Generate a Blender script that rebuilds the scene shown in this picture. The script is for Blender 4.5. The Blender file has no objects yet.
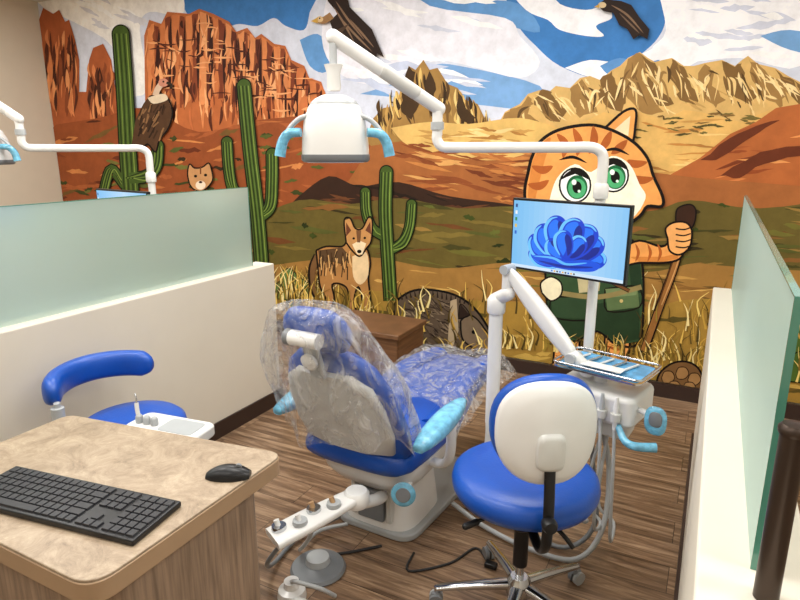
import bpy, bmesh, math, random
from mathutils import Vector, Matrix
from mathutils.geometry import tessellate_polygon
random.seed(11)
R=random.Random(5)
pi=math.pi

# ------------------------------------------------------------------ colours
def s2l(c):
    c=c/255.0
    return c/12.92 if c<=0.04045 else ((c+0.055)/1.055)**2.4
def C(r,g,b): return (s2l(r),s2l(g),s2l(b),1.0)

def M(name,rgb,rough=.5,metal=0.0,var=.04,vscale=6.0,bump=0.0,bscale=60.0,coat=0.0,spec=None,stretch=None,emit=0):
    m=bpy.data.materials.new(name); m.use_nodes=True
    nt=m.node_tree; b=nt.nodes['Principled BSDF']
    c=C(*rgb)
    tc=nt.nodes.new('ShaderNodeTexCoord'); mp=nt.nodes.new('ShaderNodeMapping')
    nt.links.new(tc.outputs['Object'],mp.inputs['Vector'])
    if stretch: mp.inputs['Scale'].default_value=stretch
    n=nt.nodes.new('ShaderNodeTexNoise'); n.inputs['Scale'].default_value=vscale; n.inputs['Detail'].default_value=6
    nt.links.new(mp.outputs[0],n.inputs['Vector'])
    r=nt.nodes.new('ShaderNodeValToRGB')
    r.color_ramp.elements[0].position=.3; r.color_ramp.elements[1].position=.7
    r.color_ramp.elements[0].color=tuple(max(0,x*(1-var)) for x in c[:3])+(1,)
    r.color_ramp.elements[1].color=tuple(min(1,x*(1+var)) for x in c[:3])+(1,)
    nt.links.new(n.outputs['Fac'],r.inputs['Fac']); nt.links.new(r.outputs['Color'],b.inputs['Base Color'])
    b.inputs['Roughness'].default_value=rough; b.inputs['Metallic'].default_value=metal
    b.inputs['Coat Weight'].default_value=coat
    if spec is not None: b.inputs['Specular IOR Level'].default_value=spec
    if emit:
        nt.links.new(r.outputs['Color'],b.inputs['Emission Color']); b.inputs['Emission Strength'].default_value=emit
    if bump:
        n2=nt.nodes.new('ShaderNodeTexNoise'); n2.inputs['Scale'].default_value=bscale; n2.inputs['Detail'].default_value=4
        nt.links.new(mp.outputs[0],n2.inputs['Vector'])
        bp=nt.nodes.new('ShaderNodeBump'); bp.inputs['Strength'].default_value=bump; bp.inputs['Distance'].default_value=.01
        nt.links.new(n2.outputs['Fac'],bp.inputs['Height']); nt.links.new(bp.outputs[0],b.inputs['Normal'])
    return m

WHITE=M('white_plastic',(232,232,230),.28,coat=.3)
WHITE2=M('offwhite_plastic',(206,206,202),.35)
BLUE=M('blue_vinyl',(10,76,172),.36,var=.08,bump=.08,bscale=120)
BLACK=M('black_plastic',(20,20,22),.35,spec=.4)
DKEY=M('key_plastic',(34,34,38),.5)
DARK=M('dark_rubber',(34,34,36),.6)
GREY=M('grey_plastic',(120,124,128),.4)
LGREY=M('light_grey_plastic',(176,180,182),.35)
CHROME=M('chrome',(200,202,205),.15,metal=1,var=.02)
LBLUE=M('light_blue_film',(110,182,214),.2,var=.3,vscale=30,coat=.5,bump=.6,bscale=40)
BRONZE=M('bronze_metal',(66,54,46),.35,metal=.6)
WALLP=M('wall_paint',(220,213,198),.8,var=.015,bump=.03,bscale=200)
WALLL=M('wall_paint_cream',(218,208,188),.8,var=.015,bump=.03,bscale=200)
CEILM=M('ceiling_paint',(236,234,228),.9,var=.01)
BASEM=M('baseboard_vinyl',(52,36,30),.45)
BENCH=M('brown_wood',(112,78,52),.45,var=.3,vscale=5,stretch=(1,1,14))
EDGE=M('counter_edge',(164,136,106),.45,var=.06)
TIP=M('tip_tan',(176,140,100),.4)

# ------------------------------------------------------------------ geometry helpers
class Grp:
    def __init__(s,name,loc=(0,0,0),rz=0,world=False):
        e=bpy.data.objects.new(name,None); e.empty_display_size=.1
        bpy.context.scene.collection.objects.link(e)
        e.location=loc; e.rotation_euler=(0,0,rz)
        s.e=e; s.m=Matrix.Translation(Vector(loc))@Matrix.Rotation(rz,4,'Z')
        s.inv=s.m.inverted() if world else None
def mk(G,name,vs,fs,mat,smooth=True,angle=45,bevel=0,seg=3,sub=0):
    me=bpy.data.meshes.new(name)
    vs=[Vector(v) for v in vs]
    if G and G.inv: vs=[G.inv@v for v in vs]
    me.from_pydata([tuple(v) for v in vs],[],[tuple(f) for f in fs])
    bm=bmesh.new(); bm.from_mesh(me); bmesh.ops.recalc_face_normals(bm,faces=bm.faces); bm.to_mesh(me); bm.free()
    if isinstance(mat,(list,tuple)):
        for x in mat: me.materials.append(x)
    else: me.materials.append(mat)
    if smooth:
        me.polygons.foreach_set('use_smooth',[True]*len(me.polygons))
        if not bevel:
            try: me.set_sharp_from_angle(angle=math.radians(angle))
            except Exception: pass
    o=bpy.data.objects.new(name,me); bpy.context.scene.collection.objects.link(o)
    if G: o.parent=G.e
    if bevel:
        b=o.modifiers.new('bevel','BEVEL'); b.width=bevel; b.segments=seg; b.limit_method='ANGLE'; b.harden_normals=True
    if sub:
        u=o.modifiers.new('sub','SUBSURF'); u.levels=sub; u.render_levels=sub
    return o
def box(G,name,c,s,mat,bevel=0,rot=None,seg=3):
    c=Vector(c); h=Vector(s)/2
    vs=[Vector((x*h.x,y*h.y,z*h.z)) for x in(-1,1) for y in(-1,1) for z in(-1,1)]
    if rot is not None: vs=[rot@v for v in vs]
    vs=[v+c for v in vs]
    fs=[(0,1,3,2),(4,6,7,5),(0,4,5,1),(2,3,7,6),(0,2,6,4),(1,5,7,3)]
    return mk(G,name,vs,fs,mat,smooth=bool(bevel),bevel=bevel,seg=seg)
def loft(G,name,rings,mat,cap=True,closed=True,smooth=True,angle=50,sub=0):
    n=len(rings[0]); vs=[p for r in rings for p in r]; fs=[]
    for i in range(len(rings)-1):
        for j in range(n if closed else n-1):
            k=(j+1)%n
            fs.append((i*n+j,i*n+k,(i+1)*n+k,(i+1)*n+j))
    if cap:
        fs.append(tuple(range(n))[::-1]); fs.append(tuple((len(rings)-1)*n+j for j in range(n)))
    return mk(G,name,vs,fs,mat,smooth,angle,sub=sub)
def sring(c,u,v,hu,hv,e=2.0,n=32):
    c=Vector(c);u=Vector(u).normalized();v=Vector(v).normalized();o=[]
    for i in range(n):
        a=2*pi*i/n; ca,sa=math.cos(a),math.sin(a)
        o.append(c+u*hu*math.copysign(abs(ca)**(2/e),ca)+v*hv*math.copysign(abs(sa)**(2/e),sa))
    return o
def frames(pts):
    pts=[Vector(p) for p in pts]; T=[]
    for i in range(len(pts)):
        a=pts[max(0,i-1)]; b=pts[min(len(pts)-1,i+1)]; T.append((b-a).normalized())
    up=Vector((0,0,1)) if abs(T[0].z)<.9 else Vector((1,0,0))
    n=(up-T[0]*up.dot(T[0])).normalized(); N=[n]
    for i in range(1,len(pts)):
        n=(N[-1]-T[i]*N[-1].dot(T[i])).normalized(); N.append(n)
    return pts,T,N
def catmull(P,k=6):
    P=[Vector(p) for p in P]
    if len(P)<3: return P
    o=[]
    for i in range(len(P)-1):
        p0=P[max(0,i-1)];p1=P[i];p2=P[i+1];p3=P[min(len(P)-1,i+2)]
        for j in range(k):
            t=j/k
            o.append(.5*((2*p1)+(p2-p0)*t+(2*p0-5*p1+4*p2-p3)*t*t+(3*p1-p0-3*p2+p3)*t**3))
    o.append(P[-1]); return o
def tube(G,name,pts,r,mat,n=14,smoothp=True,k=6,flat=1.0):
    if smoothp: pts=catmull(pts,k)
    pts,T,N=frames(pts); rings=[]; m=len(pts)
    for i in range(m):
        rr=r if not isinstance(r,(list,tuple)) else r[0]+(r[1]-r[0])*i/(m-1)
        B=T[i].cross(N[i])
        rings.append([pts[i]+B*rr*math.cos(2*pi*j/n)+N[i]*rr*flat*math.sin(2*pi*j/n) for j in range(n)])
    return loft(G,name,rings,mat)
def cyl(G,name,a,b,r,mat,r2=None,n=28):
    return tube(G,name,[a,b],(r,r if r2 is None else r2),mat,n=n,smoothp=False)
def capsule(G,name,a,b,r,mat,n=20,r2=None,flat=1.0):
    a=Vector(a);b=Vector(b);r2=r if r2 is None else r2
    d=(b-a).normalized(); up=Vector((0,0,1)) if abs(d.z)<.9 else Vector((1,0,0))
    N=(up-d*up.dot(d)).normalized(); B=d.cross(N); rings=[]
    for i in range(7):
        t=pi/2*i/6; c=a-d*r*math.cos(t); q=max(r*math.sin(t),1e-4)
        rings.append([c+B*q*math.cos(2*pi*j/n)+N*q*flat*math.sin(2*pi*j/n) for j in range(n)])
    for i in range(7):
        t=pi/2*(1-i/6); c=b+d*r2*math.cos(t); q=max(r2*math.sin(t),1e-4)
        rings.append([c+B*q*math.cos(2*pi*j/n)+N*q*flat*math.sin(2*pi*j/n) for j in range(n)])
    return loft(G,name,rings,mat)
def lathe(G,name,prof,c,mat,n=40,axis=(0,0,1),angle=40,sx=1,sy=1):
    c=Vector(c); d=Vector(axis).normalized(); up=Vector((0,0,1)) if abs(d.z)<.9 else Vector((0,1,0))
    u=up.cross(d).normalized() if abs(d.z)<.9 else Vector((1,0,0)); v=d.cross(u)
    rings=[[c+d*z+u*max(r,1e-4)*sx*math.cos(2*pi*j/n)+v*max(r,1e-4)*sy*math.sin(2*pi*j/n) for j in range(n)] for r,z in prof]
    return loft(G,name,rings,mat,angle=angle)
def prism(G,name,poly,z0,z1,mat,bevel=0):
    n=len(poly)
    vs=[(x,y,z0) for x,y in poly]+[(x,y,z1) for x,y in poly]
    fs=[tuple(range(n)),tuple(range(n,2*n))]+[(i,(i+1)%n,n+(i+1)%n,n+i) for i in range(n)]
    return mk(G,name,vs,fs,mat,True,40,bevel=bevel)
def rpoly(P,r,k=8):
    o=[];n=len(P)
    rs=r if isinstance(r,list) else [r]*n
    for i in range(n):
        p=Vector(P[i]).to_2d();a=(Vector(P[i-1]).to_2d()-p).normalized();b=(Vector(P[(i+1)%n]).to_2d()-p).normalized()
        rr=rs[i]
        A=p+a*rr;B=p+b*rr
        for j in range(k+1):
            t=j/k; q=A*(1-t)**2+p*2*t*(1-t)+B*t*t; o.append((q.x,q.y))
    return o

# ------------------------------------------------------------------ room shell
YB=4.30; XL=-6.5; XR=3.2; YF=-2.6; ZC=3.15
def floor_mat():
    m=bpy.data.materials.new('vinyl_plank_floor'); m.use_nodes=True; nt=m.node_tree; b=nt.nodes['Principled BSDF']; L=nt.links.new
    tc=nt.nodes.new('ShaderNodeTexCoord')
    br=nt.nodes.new('ShaderNodeTexBrick'); L(tc.outputs['Object'],br.inputs['Vector'])
    br.inputs['Scale'].default_value=1; br.inputs['Brick Width'].default_value=1.2; br.inputs['Row Height'].default_value=.17
    br.inputs['Mortar Size'].default_value=.0015; br.offset=.37; br.offset_frequency=2
    br.inputs['Color1'].default_value=(0,0,0,1); br.inputs['Color2'].default_value=(1,1,1,1); br.inputs['Mortar'].default_value=(.5,.5,.5,1)
    mp=nt.nodes.new('ShaderNodeMapping'); L(tc.outputs['Object'],mp.inputs['Vector']); mp.inputs['Scale'].default_value=(1.6,20,1)
    mul=nt.nodes.new('ShaderNodeVectorMath'); mul.operation='MULTIPLY_ADD'
    L(br.outputs['Color'],mul.inputs[0]); mul.inputs[1].default_value=(9,9,9); L(mp.outputs[0],mul.inputs[2])
    n=nt.nodes.new('ShaderNodeTexNoise'); n.inputs['Scale'].default_value=1.5; n.inputs['Detail'].default_value=8; n.inputs['Roughness'].default_value=.66; n.inputs['Distortion'].default_value=.8
    L(mul.outputs[0],n.inputs['Vector'])
    r=nt.nodes.new('ShaderNodeValToRGB'); e=r.color_ramp.elements
    e[0].position=.32; e[0].color=C(78,60,46); e[1].position=.70; e[1].color=C(190,162,132)
    x=e.new(.5); x.color=C(134,107,83)
    L(n.outputs['Fac'],r.inputs['Fac'])
    mx=nt.nodes.new('ShaderNodeMixRGB'); mx.blend_type='MULTIPLY'; mx.inputs[0].default_value=1
    r2=nt.nodes.new('ShaderNodeValToRGB'); r2.color_ramp.elements[0].color=(.78,.77,.76,1); r2.color_ramp.elements[1].color=(1.08,1.06,1.04,1)
    L(br.outputs['Color'],r2.inputs['Fac']); L(r.outputs['Color'],mx.inputs[1]); L(r2.outputs['Color'],mx.inputs[2])
    mx2=nt.nodes.new('ShaderNodeMixRGB'); L(br.outputs['Fac'],mx2.inputs[0]); L(mx.outputs[0],mx2.inputs[1]); mx2.inputs[2].default_value=C(56,42,32)
    L(mx2.outputs[0],b.inputs['Base Color']); b.inputs['Roughness'].default_value=.32
    return m
box(None,'floor',((XL+XR)/2,(YF+YB)/2,-.05),(XR-XL+.4,YB-YF+.4,.1),floor_mat())
box(None,'ceiling',((XL+XR)/2,(YF+YB)/2,ZC+.05),(XR-XL+.4,YB-YF+.4,.1),CEILM)
box(None,'wall_back',((XL+XR)/2,YB+.1,ZC/2),(XR-XL+.4,.2,ZC),WALLP)
box(None,'wall_left',(XL-.1,(YF+YB)/2,ZC/2),(.2,YB-YF,ZC),WALLL)
box(None,'wall_right',(XR+.1,(YF+YB)/2,ZC/2),(.2,YB-YF,ZC),WALLL)
box(None,'wall_front',((XL+XR)/2,YF-.1,ZC/2),(XR-XL+.4,.2,ZC),WALLL)
box(None,'baseboard_back',((XL+XR)/2,YB-.055,.05),(XR-XL,.012,.1),BASEM)
box(None,'baseboard_left',(XL+.008,(YF+YB)/2,.05),(.012,YB-YF-.14,.1),BASEM)

# frosted glass
def frosted():
    m=bpy.data.materials.new('frosted_glass'); m.use_nodes=True; nt=m.node_tree; nt.nodes.clear(); L=nt.links.new
    o=nt.nodes.new('ShaderNodeOutputMaterial')
    d=nt.nodes.new('ShaderNodeBsdfDiffuse')
    t=nt.nodes.new('ShaderNodeBsdfTranslucent'); t.inputs['Color'].default_value=C(216,236,230)
    g=nt.nodes.new('ShaderNodeBsdfGlossy'); g.inputs['Roughness'].default_value=.18; g.inputs['Color'].default_value=(.92,1,.97,1)
    n=nt.nodes.new('ShaderNodeTexNoise'); n.inputs['Scale'].default_value=3
    r=nt.nodes.new('ShaderNodeValToRGB'); r.color_ramp.elements[0].color=C(190,210,204); r.color_ramp.elements[1].color=C(206,222,216)
    L(n.outputs['Fac'],r.inputs['Fac']); L(r.outputs['Color'],d.inputs['Color'])
    a=nt.nodes.new('ShaderNodeMixShader'); a.inputs[0].default_value=.45; L(d.outputs[0],a.inputs[1]); L(t.outputs[0],a.inputs[2])
    b=nt.nodes.new('ShaderNodeMixShader'); b.inputs[0].default_value=.20; L(a.outputs[0],b.inputs[1]); L(g.outputs[0],b.inputs[2])
    L(b.outputs[0],o.inputs[0]); return m
FROST=frosted()
GEDGE=M('glass_edge_green',(84,146,128),.15,coat=.5)
def partition(x0,x1,y0,y1,gx,gy0,gy1,nm):
    G=Grp(nm,((x0+x1)/2,(y0+y1)/2,0),world=True)
    box(G,'half_wall',((x0+x1)/2,(y0+y1)/2,.475),(x1-x0,y1-y0,.95),WALLP,bevel=.008)
    box(G,'glass_panel',(gx,(gy0+gy1)/2,1.19),(.010,gy1-gy0-.004,.48),FROST)
    box(G,'glass_edge_end',(gx,gy0,1.19),(.0125,.004,.4802),GEDGE)
    box(G,'glass_edge_far',(gx,gy1,1.19),(.0125,.004,.4802),GEDGE)
    box(G,'glass_edge_top',(gx,(gy0+gy1)/2,1.4315),(.0125,gy1-gy0,.003),GEDGE)
    for s,xx in((1,x1),(-1,x0)):
        box(G,'baseboard',(xx+s*.006,(y0+y1)/2,.05),(.012,y1-y0,.1),BASEM)
    box(G,'baseboard_end',((x0+x1)/2,y1+.006,.05),(x1-x0+.024,.012,.1),BASEM)
    return G
partition(-2.60,-2.45,-2.4,2.97,-2.52,-2.2,2.84,'partition_half_wall')
partition(.04,.22,.45,3.50,.13,1.07,3.46,'partition_half_wall')
G=Grp('metal_post',(.143,1.0,.95),world=True)
cyl(G,'post',(.143,1.0,.951),(.143,1.0,1.238),.0185,BRONZE)
lathe(G,'cap',[(.0,.0),(.0205,.0),(.022,.004),(.022,.010),(.017,.016),(0,.018)],(.143,1.0,1.238),BRONZE)

# ------------------------------------------------------------------ wall mural (flat paint shapes on the wall plane)
# The mural was traced from the photo; tracing coordinates are rectified to flat wall coordinates (metres) here.
ct,st=math.cos(math.atan(.25)),math.sin(math.atan(.25)); cy,sy=math.cos(math.radians(27.5)),math.sin(math.radians(27.5))
def wallpt(u,v):
    dx=u-400;dy=300-v; f=600*ct+dy*st; up=dy*ct-600*st
    X=-sy*f+cy*dx; Y=cy*f+sy*dx; t=YB/Y
    return (min(XR-.02,max(XL+.01,X*t)), min(ZC-.01,max(.1,1.65+up*t)))
MV=[];MF=[];MC=[];layer=[0]
SAT=1.0
def MCOL(c):
    l=.3*c[0]+.55*c[1]+.15*c[2]
    return C(*[max(4,min(250,(l+(x-l)*SAT-135)*1.1+133)) for x in c])
def poly(P,col,sm=False):
    if sm:
        Q=catmull([(p[0],p[1],0) for p in P]+[(P[0][0],P[0][1],0)],4)[:-1]; P=[(q.x,q.y) for q in Q]
    W=[wallpt(*p) for p in P]
    tris=tessellate_polygon([[Vector((a,b,0)) for a,b in W]])
    layer[0]+=1; y=YB-.003-layer[0]*.000009
    base=len(MV)
    MV.extend([(a,y,b) for a,b in W])
    for t in tris:
        a,b,c=[Vector(W[i]) for i in t]
        if abs((b-a).cross(c-a))<1e-9: continue
        tt=t if (b-a).cross(c-a)>0 else (t[0],t[2],t[1])
        MF.append(tuple(base+i for i in tt)); MC.append(MCOL(col))
def stroke(P,w,col,k=5,w2=None,taper=False):
    Q=[Vector((p[0],p[1])) for p in P]
    if len(P)>2: Q=[Vector((q.x,q.y)) for q in catmull([(p[0],p[1],0) for p in P],k)]
    w2=w if w2 is None else w2; L=[];Rr=[];m=len(Q)
    for i in range(m):
        t=(Q[min(m-1,i+1)]-Q[max(0,i-1)])
        if t.length<1e-6: t=Vector((1,0))
        t.normalize(); n=Vector((-t.y,t.x)); s=i/(m-1)
        h=(w+(w2-w)*s)/2
        if taper: h*=max(.02,math.sin(pi*(.02+.96*s)))
        L.append(Q[i]+n*h);Rr.append(Q[i]-n*h)
    poly([(p.x,p.y) for p in L+Rr[::-1]],col)
def ell(cx,cy_,rx,ry,col,rot=0,n=24):
    c,s=math.cos(rot),math.sin(rot)
    poly([(cx+rx*math.cos(a)*c-ry*math.sin(a)*s,cy_+rx*math.cos(a)*s+ry*math.sin(a)*c) for a in [2*pi*i/n for i in range(n)]],col)
def opoly(P,col,ol=(28,20,16),w=1.6,sm=True):
    poly(P,col,sm)
    stroke(list(P)+[P[0]],w,ol,k=4)
def inside(p,P):
    x,y=p;c=False;n=len(P);j=n-1
    for i in range(n):
        xi,yi=P[i];xj,yj=P[j]
        if (yi>y)!=(yj>y) and x<(xj-xi)*(y-yi)/(yj-yi)+xi: c=not c
        j=i
    return c
def scatter(P,n,pal,L,T,ang=0,aj=.25):
    xs=[p[0] for p in P];ys=[p[1] for p in P]; k=0;tr=0
    while k<n and tr<n*20:
        tr+=1; x=R.uniform(min(xs),max(xs));y=R.uniform(min(ys),max(ys))
        l=R.uniform(*L);t=R.uniform(*T);a=ang+R.uniform(-aj,aj)
        e1=(x+math.cos(a)*l/2,y+math.sin(a)*l/2);e2=(x-math.cos(a)*l/2,y-math.sin(a)*l/2)
        if not(inside((x,y),P) and inside(e1,P) and inside(e2,P)): continue
        nn=7;up=[];dn=[]
        for i in range(nn+1):
            s=i/nn; px=e2[0]+(e1[0]-e2[0])*s; py=e2[1]+(e1[1]-e2[1])*s; h=t*math.sin(pi*s)**.7
            ux,uy=-math.sin(a),math.cos(a)
            h1=h*R.uniform(.3,1.1)/2;h2=h*R.uniform(.3,1.1)/2
            up.append((px+ux*h1,py+uy*h1))
            if 0<i<nn: dn.append((px-ux*h2,py-uy*h2))
        poly(up+dn[::-1],R.choice(pal)); k+=1
def rough(P,amp=2.0,k=3):
    o=[];n=len(P)
    for i in range(n):
        a=P[i];b=P[(i+1)%n]; o.append(a)
        for j in range(1,k):
            t=j/k; o.append((a[0]+(b[0]-a[0])*t+R.uniform(-amp,amp),a[1]+(b[1]-a[1])*t+R.uniform(-amp,amp)))
    return o

# sky and clouds
poly([(-400,-250),(1500,-250),(1500,400),(-400,400)],(206,211,224))
blue=(70,126,186)
poly([(170,-30),(316,-30),(310,12),(304,30),(286,26),(274,18),(258,26),(240,24),(226,26),(212,16),(196,20),(184,8)],blue,True)
poly([(495,-30),(668,-30),(666,18),(658,38),(644,52),(628,64),(640,80),(600,80),(560,66),(536,46),(516,22)],blue,True)
poly([(700,-60),(820,-60),(810,-8),(760,-10)],blue,True)
poly([(360,94),(392,84),(430,66),(460,66),(540,86),(528,108),(470,104)],(124,164,208),True)
poly([(376,-20),(430,-20),(470,-2),(520,4),(540,32),(500,24),(450,16),(400,8)],(104,152,202),True)
poly([(300,40),(318,34),(330,50),(326,72),(310,66)],(104,152,202),True)
for P in ([(500,-20),(545,-14),(560,4),(586,10),(606,6),(612,18),(596,26),(604,36),(586,36),(560,30),(548,20),(526,10)],
          [(565,68),(590,60),(620,62),(650,50),(690,30),(700,60),(640,80),(600,80)],
          [(655,-20),(760,-30),(800,0),(800,66),(740,58),(680,62),(652,50),(666,30)]):
    poly(P,(238,238,242),True)
poly([(30,-40),(170,-40),(184,-2),(180,16),(150,12),(140,30),(148,90),(120,90),(112,46),(70,20),(40,4)],(236,234,230),True)
sky=[(310,-10),(520,-10),(540,60),(500,110),(380,108),(345,110),(330,60)]
poly([(330,-20),(400,-20),(430,6),(505,18),(520,36),(540,62),(520,78),(470,66),(430,60),(400,76),(366,84),(336,70),(322,38)],(226,226,234),True)
scatter(sky,26,[(204,208,222),(240,240,243),(194,202,222)],(30,80),(5,12),.15)
scatter([(660,-10),(800,-10),(800,60),(680,55)],18,[(206,210,224),(246,246,246)],(24,60),(5,12),.1)
scatter([(50,-20),(170,-20),(170,12),(140,40),(130,80),(90,30)],14,[(210,210,216),(246,244,240)],(14,40),(4,9),.4)
poly([(600,66),(620,58),(640,64),(660,60),(640,74),(612,76)],(100,148,200),True)
poly([(760,36),(790,30),(830,40),(830,56),(790,50)],(120,162,206),True)

# right mountains
mr=[(480,140),(498,125),(505,112),(512,108),(520,104),(528,94),(540,90),(548,93),(556,86),(570,88),(580,78),(590,76),(600,80),(612,70),(620,66),(628,58),(640,52),(648,58),(655,62),(672,58),(684,66),(694,66),(705,63),(722,60),(735,66),(742,60),(748,56),(758,64),(775,68),(788,76),(800,82),(850,90),(950,60),(1100,80),(1300,60),(1300,260),(480,220)]
poly(mr,(208,172,110))
dk1=(128,98,58);dk2=(156,122,74);dk3=(94,72,44);hi=(236,210,156)
for P,c in (
 ([(505,113),(516,108),(528,96),(534,104),(528,114),(540,122),(520,130),(496,130)],dk2),
 ([(540,91),(552,92),(556,100),(568,110),(560,122),(546,118),(540,108),(534,102)],dk1),
 ([(570,89),(582,79),(590,90),(586,100),(598,112),(580,118),(572,106)],dk2),
 ([(600,80),(612,71),(616,84),(626,96),(622,112),(606,106),(600,94)],dk1),
 ([(628,59),(640,53),(646,66),(642,80),(654,94),(664,112),(644,114),(630,100),(618,92),(624,74)],dk2),
 ([(641,54),(655,63),(662,76),(658,88),(674,104),(660,106),(648,90),(650,74)],dk1),
 ([(672,59),(684,67),(690,82),(700,94),(694,108),(680,100),(676,86),(668,74)],dk1),
 ([(705,64),(714,74),(712,86),(726,100),(716,108),(702,96),(698,80)],dk2),
 ([(722,61),(735,67),(742,62),(744,78),(756,92),(752,106),(736,98),(726,84)],dk1),
 ([(748,57),(760,66),(770,82),(786,96),(780,108),(764,98),(752,80)],dk2),
 ([(775,69),(790,78),(806,88),(830,104),(800,106),(788,92)],dk1),
 ([(850,92),(900,84),(950,62),(960,90),(930,110),(880,104)],dk2),([(950,62),(1010,80),(1040,110),(980,104),(960,86)],dk1)):
    poly(rough(P,2.2,3),c)
for x0,y0,x1,y1 in((530,98,520,124),(548,95,552,116),(560,90,574,112),(585,80,592,108),(606,76,612,104),(620,70,616,96),(634,58,626,96),(643,58,652,98),(652,66,664,100),(662,62,660,84),(678,64,688,98),(690,70,706,100),(712,66,708,96),(728,66,738,98),(738,68,748,96),(752,62,766,94),(766,70,782,98),(782,76,800,100),(604,82,596,102),(632,70,640,104)):
    for q in range(4):
        o=R.uniform(-5,5); stroke([(x0+o,y0+R.uniform(2,12)),((x0+x1)/2+o+R.uniform(-4,4),(y0+y1)/2),(x1+o+R.uniform(-6,6),y1+R.uniform(-4,8))],R.uniform(1.4,3.6),R.choice([dk3,dk1,hi,hi,dk2,(226,196,136)]),taper=True)
scatter(mr[1:35]+[(1200,110),(500,128)],110,[(228,200,142),dk2,(190,154,96),hi,dk3],(8,22),(1.5,4),.9,.6)
poly([(500,138),(520,130),(540,122),(560,128),(580,124),(604,112),(620,116),(640,112),(664,120),(684,110),(700,112),(740,122),(770,110),(800,114),(1300,120),(1300,240),(500,210)],(214,174,106))
scatter([(500,138),(580,126),(700,112),(800,116),(1200,130),(1200,200),(500,190)],150,[(196,150,86),(230,194,128),(174,124,68),(224,182,112),(192,136,74)],(24,76),(2,7),.12)
scatter([(500,134),(580,124),(700,112),(800,112),(800,128),(500,150)],60,[(118,106,60),(134,106,62),(92,84,50)],(6,20),(2,4),.05)
rs=[(640,210),(668,176),(700,158),(730,134),(756,122),(776,108),(800,104),(900,90),(1300,90),(1300,280),(640,250)]
poly(rs,(174,104,60))
scatter(rs,140,[(202,130,78),(148,80,46),(124,66,40),(216,150,92),(164,94,54)],(20,70),(2.5,8),-.15)
for P in ([(700,160),(730,138),(756,126),(780,120),(760,132),(738,146),(716,160)],[(720,176),(760,152),(800,146),(800,156),(764,164),(740,178)]): poly(rough(P,1.5,3),(108,58,36))
# centre mesa
mc=[(366,140),(374,118),(384,108),(396,106),(402,92),(408,84),(409,66),(416,70),(424,60),(430,70),(438,68),(448,84),(458,88),(466,100),(478,104),(486,120),(502,134),(520,150),(360,150)]
poly(mc,(160,126,74))
for i in range(110):
    x=R.uniform(376,490); t=60+abs(x-425)*.75; y=R.uniform(t+3,t+34)
    stroke([(x,y),(x+R.uniform(-2,3),y+R.uniform(6,14)),(x+R.uniform(-3,5),min(142,y+R.uniform(12,28)))],R.uniform(1.4,3.8),R.choice([(90,68,42),(66,50,32),(214,182,112),(190,152,90),(122,94,56),(226,198,132)]),taper=True)
for P in ([(409,67),(416,72),(414,88),(420,104),(412,120),(402,112),(402,94)],[(430,71),(436,84),(434,98),(444,112),(436,124),(428,106),(426,86)],[(458,89),(464,102),(476,118),(470,128),(458,114)]): poly(rough(P,1.6,3),(74,56,36))
# left red mesas
ml=[(20,30),(38,20),(44,8),(54,14),(60,10),(66,22),(70,20),(76,40),(80,60),(80,92),(87,92),(90,60),(94,48),(104,44),(112,60),(116,88),(130,110),(160,150),(60,200),(20,200)]
poly(ml,(168,96,60))
mm=[(120,150),(146,104),(145,36),(150,20),(162,24),(168,12),(190,14),(200,9),(214,14),(230,22),(237,32),(248,28),(256,38),(262,34),(275,44),(286,46),(292,60),(305,66),(310,78),(322,82),(328,100),(340,112),(352,132),(380,152),(380,190),(60,195),(60,160)]
poly(mm,(182,108,66))
def mtop(x):
    best=999
    for i in range(len(mm)-1):
        a,b=mm[i],mm[i+1]
        if a[0]<=x<=b[0]: 
            yy=a[1]+(b[1]-a[1])*(x-a[0])/max(1e-6,b[0]-a[0]); best=min(best,yy)
    return 20 if best==999 else best
xs=[148,160,172,186,200,213,226,238,250,262,274,286,298,310,322,334]
for i in range(len(xs)-1):
    a,b=xs[i],xs[i+1]; m_=a+(b-a)*R.uniform(.4,.65); ta,tb=mtop(a),mtop(b); tm=mtop(m_); dpt=R.uniform(66,96)
    poly(rough([(a+.5,ta+3),(m_,tm+2),(m_+1,tm+dpt*.5),(m_-1,tm+dpt),(a,ta+dpt+6),(a+1,ta+dpt*.4)],1.2,3),R.choice([(210,134,84),(198,122,76),(218,146,96)]))
    poly(rough([(m_,tm+3),(b-.5,tb+4),(b,tb+dpt*.5),(b-2,tb+dpt),(m_,tm+dpt+4),(m_+1,tm+dpt*.5)],1.2,3),R.choice([(124,66,44),(102,54,38),(136,74,48)]))
    stroke([(b,tb+6),(b-1,tb+dpt*.5),(b+R.uniform(-2,2),tb+dpt+6)],R.uniform(2.5,5.5),(62,34,28),taper=True)
for i in range(300):
    x=R.uniform(148,335); t=mtop(x); y=t+R.uniform(2,96); l=R.uniform(8,26)
    if y+l>162: l=max(5,162-y)
    stroke([(x,y),(x+R.uniform(-2,2),y+l/2),(x+R.uniform(-3,3),y+l)],R.uniform(1.2,3.6),R.choice([(92,50,36),(74,40,30),(138,78,50),(210,136,88),(226,158,108),(198,118,74),(232,172,122)]),taper=True)
for i in range(46):
    x=R.uniform(152,328); y=mtop(x)+R.uniform(10,84); l=R.uniform(5,11)
    stroke([(x-l,y+R.uniform(-1,1)),(x,y+R.uniform(-1.5,1.5)),(x+l,y+R.uniform(-1,1))],R.uniform(1,2.2),R.choice([(84,44,32),(226,164,114)]),taper=True)
scatter([(150,22),(300,60),(330,110),(150,60)],30,[(226,162,112),(110,62,42),(88,48,36)],(6,16),(1.5,3),.2,.3)
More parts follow.
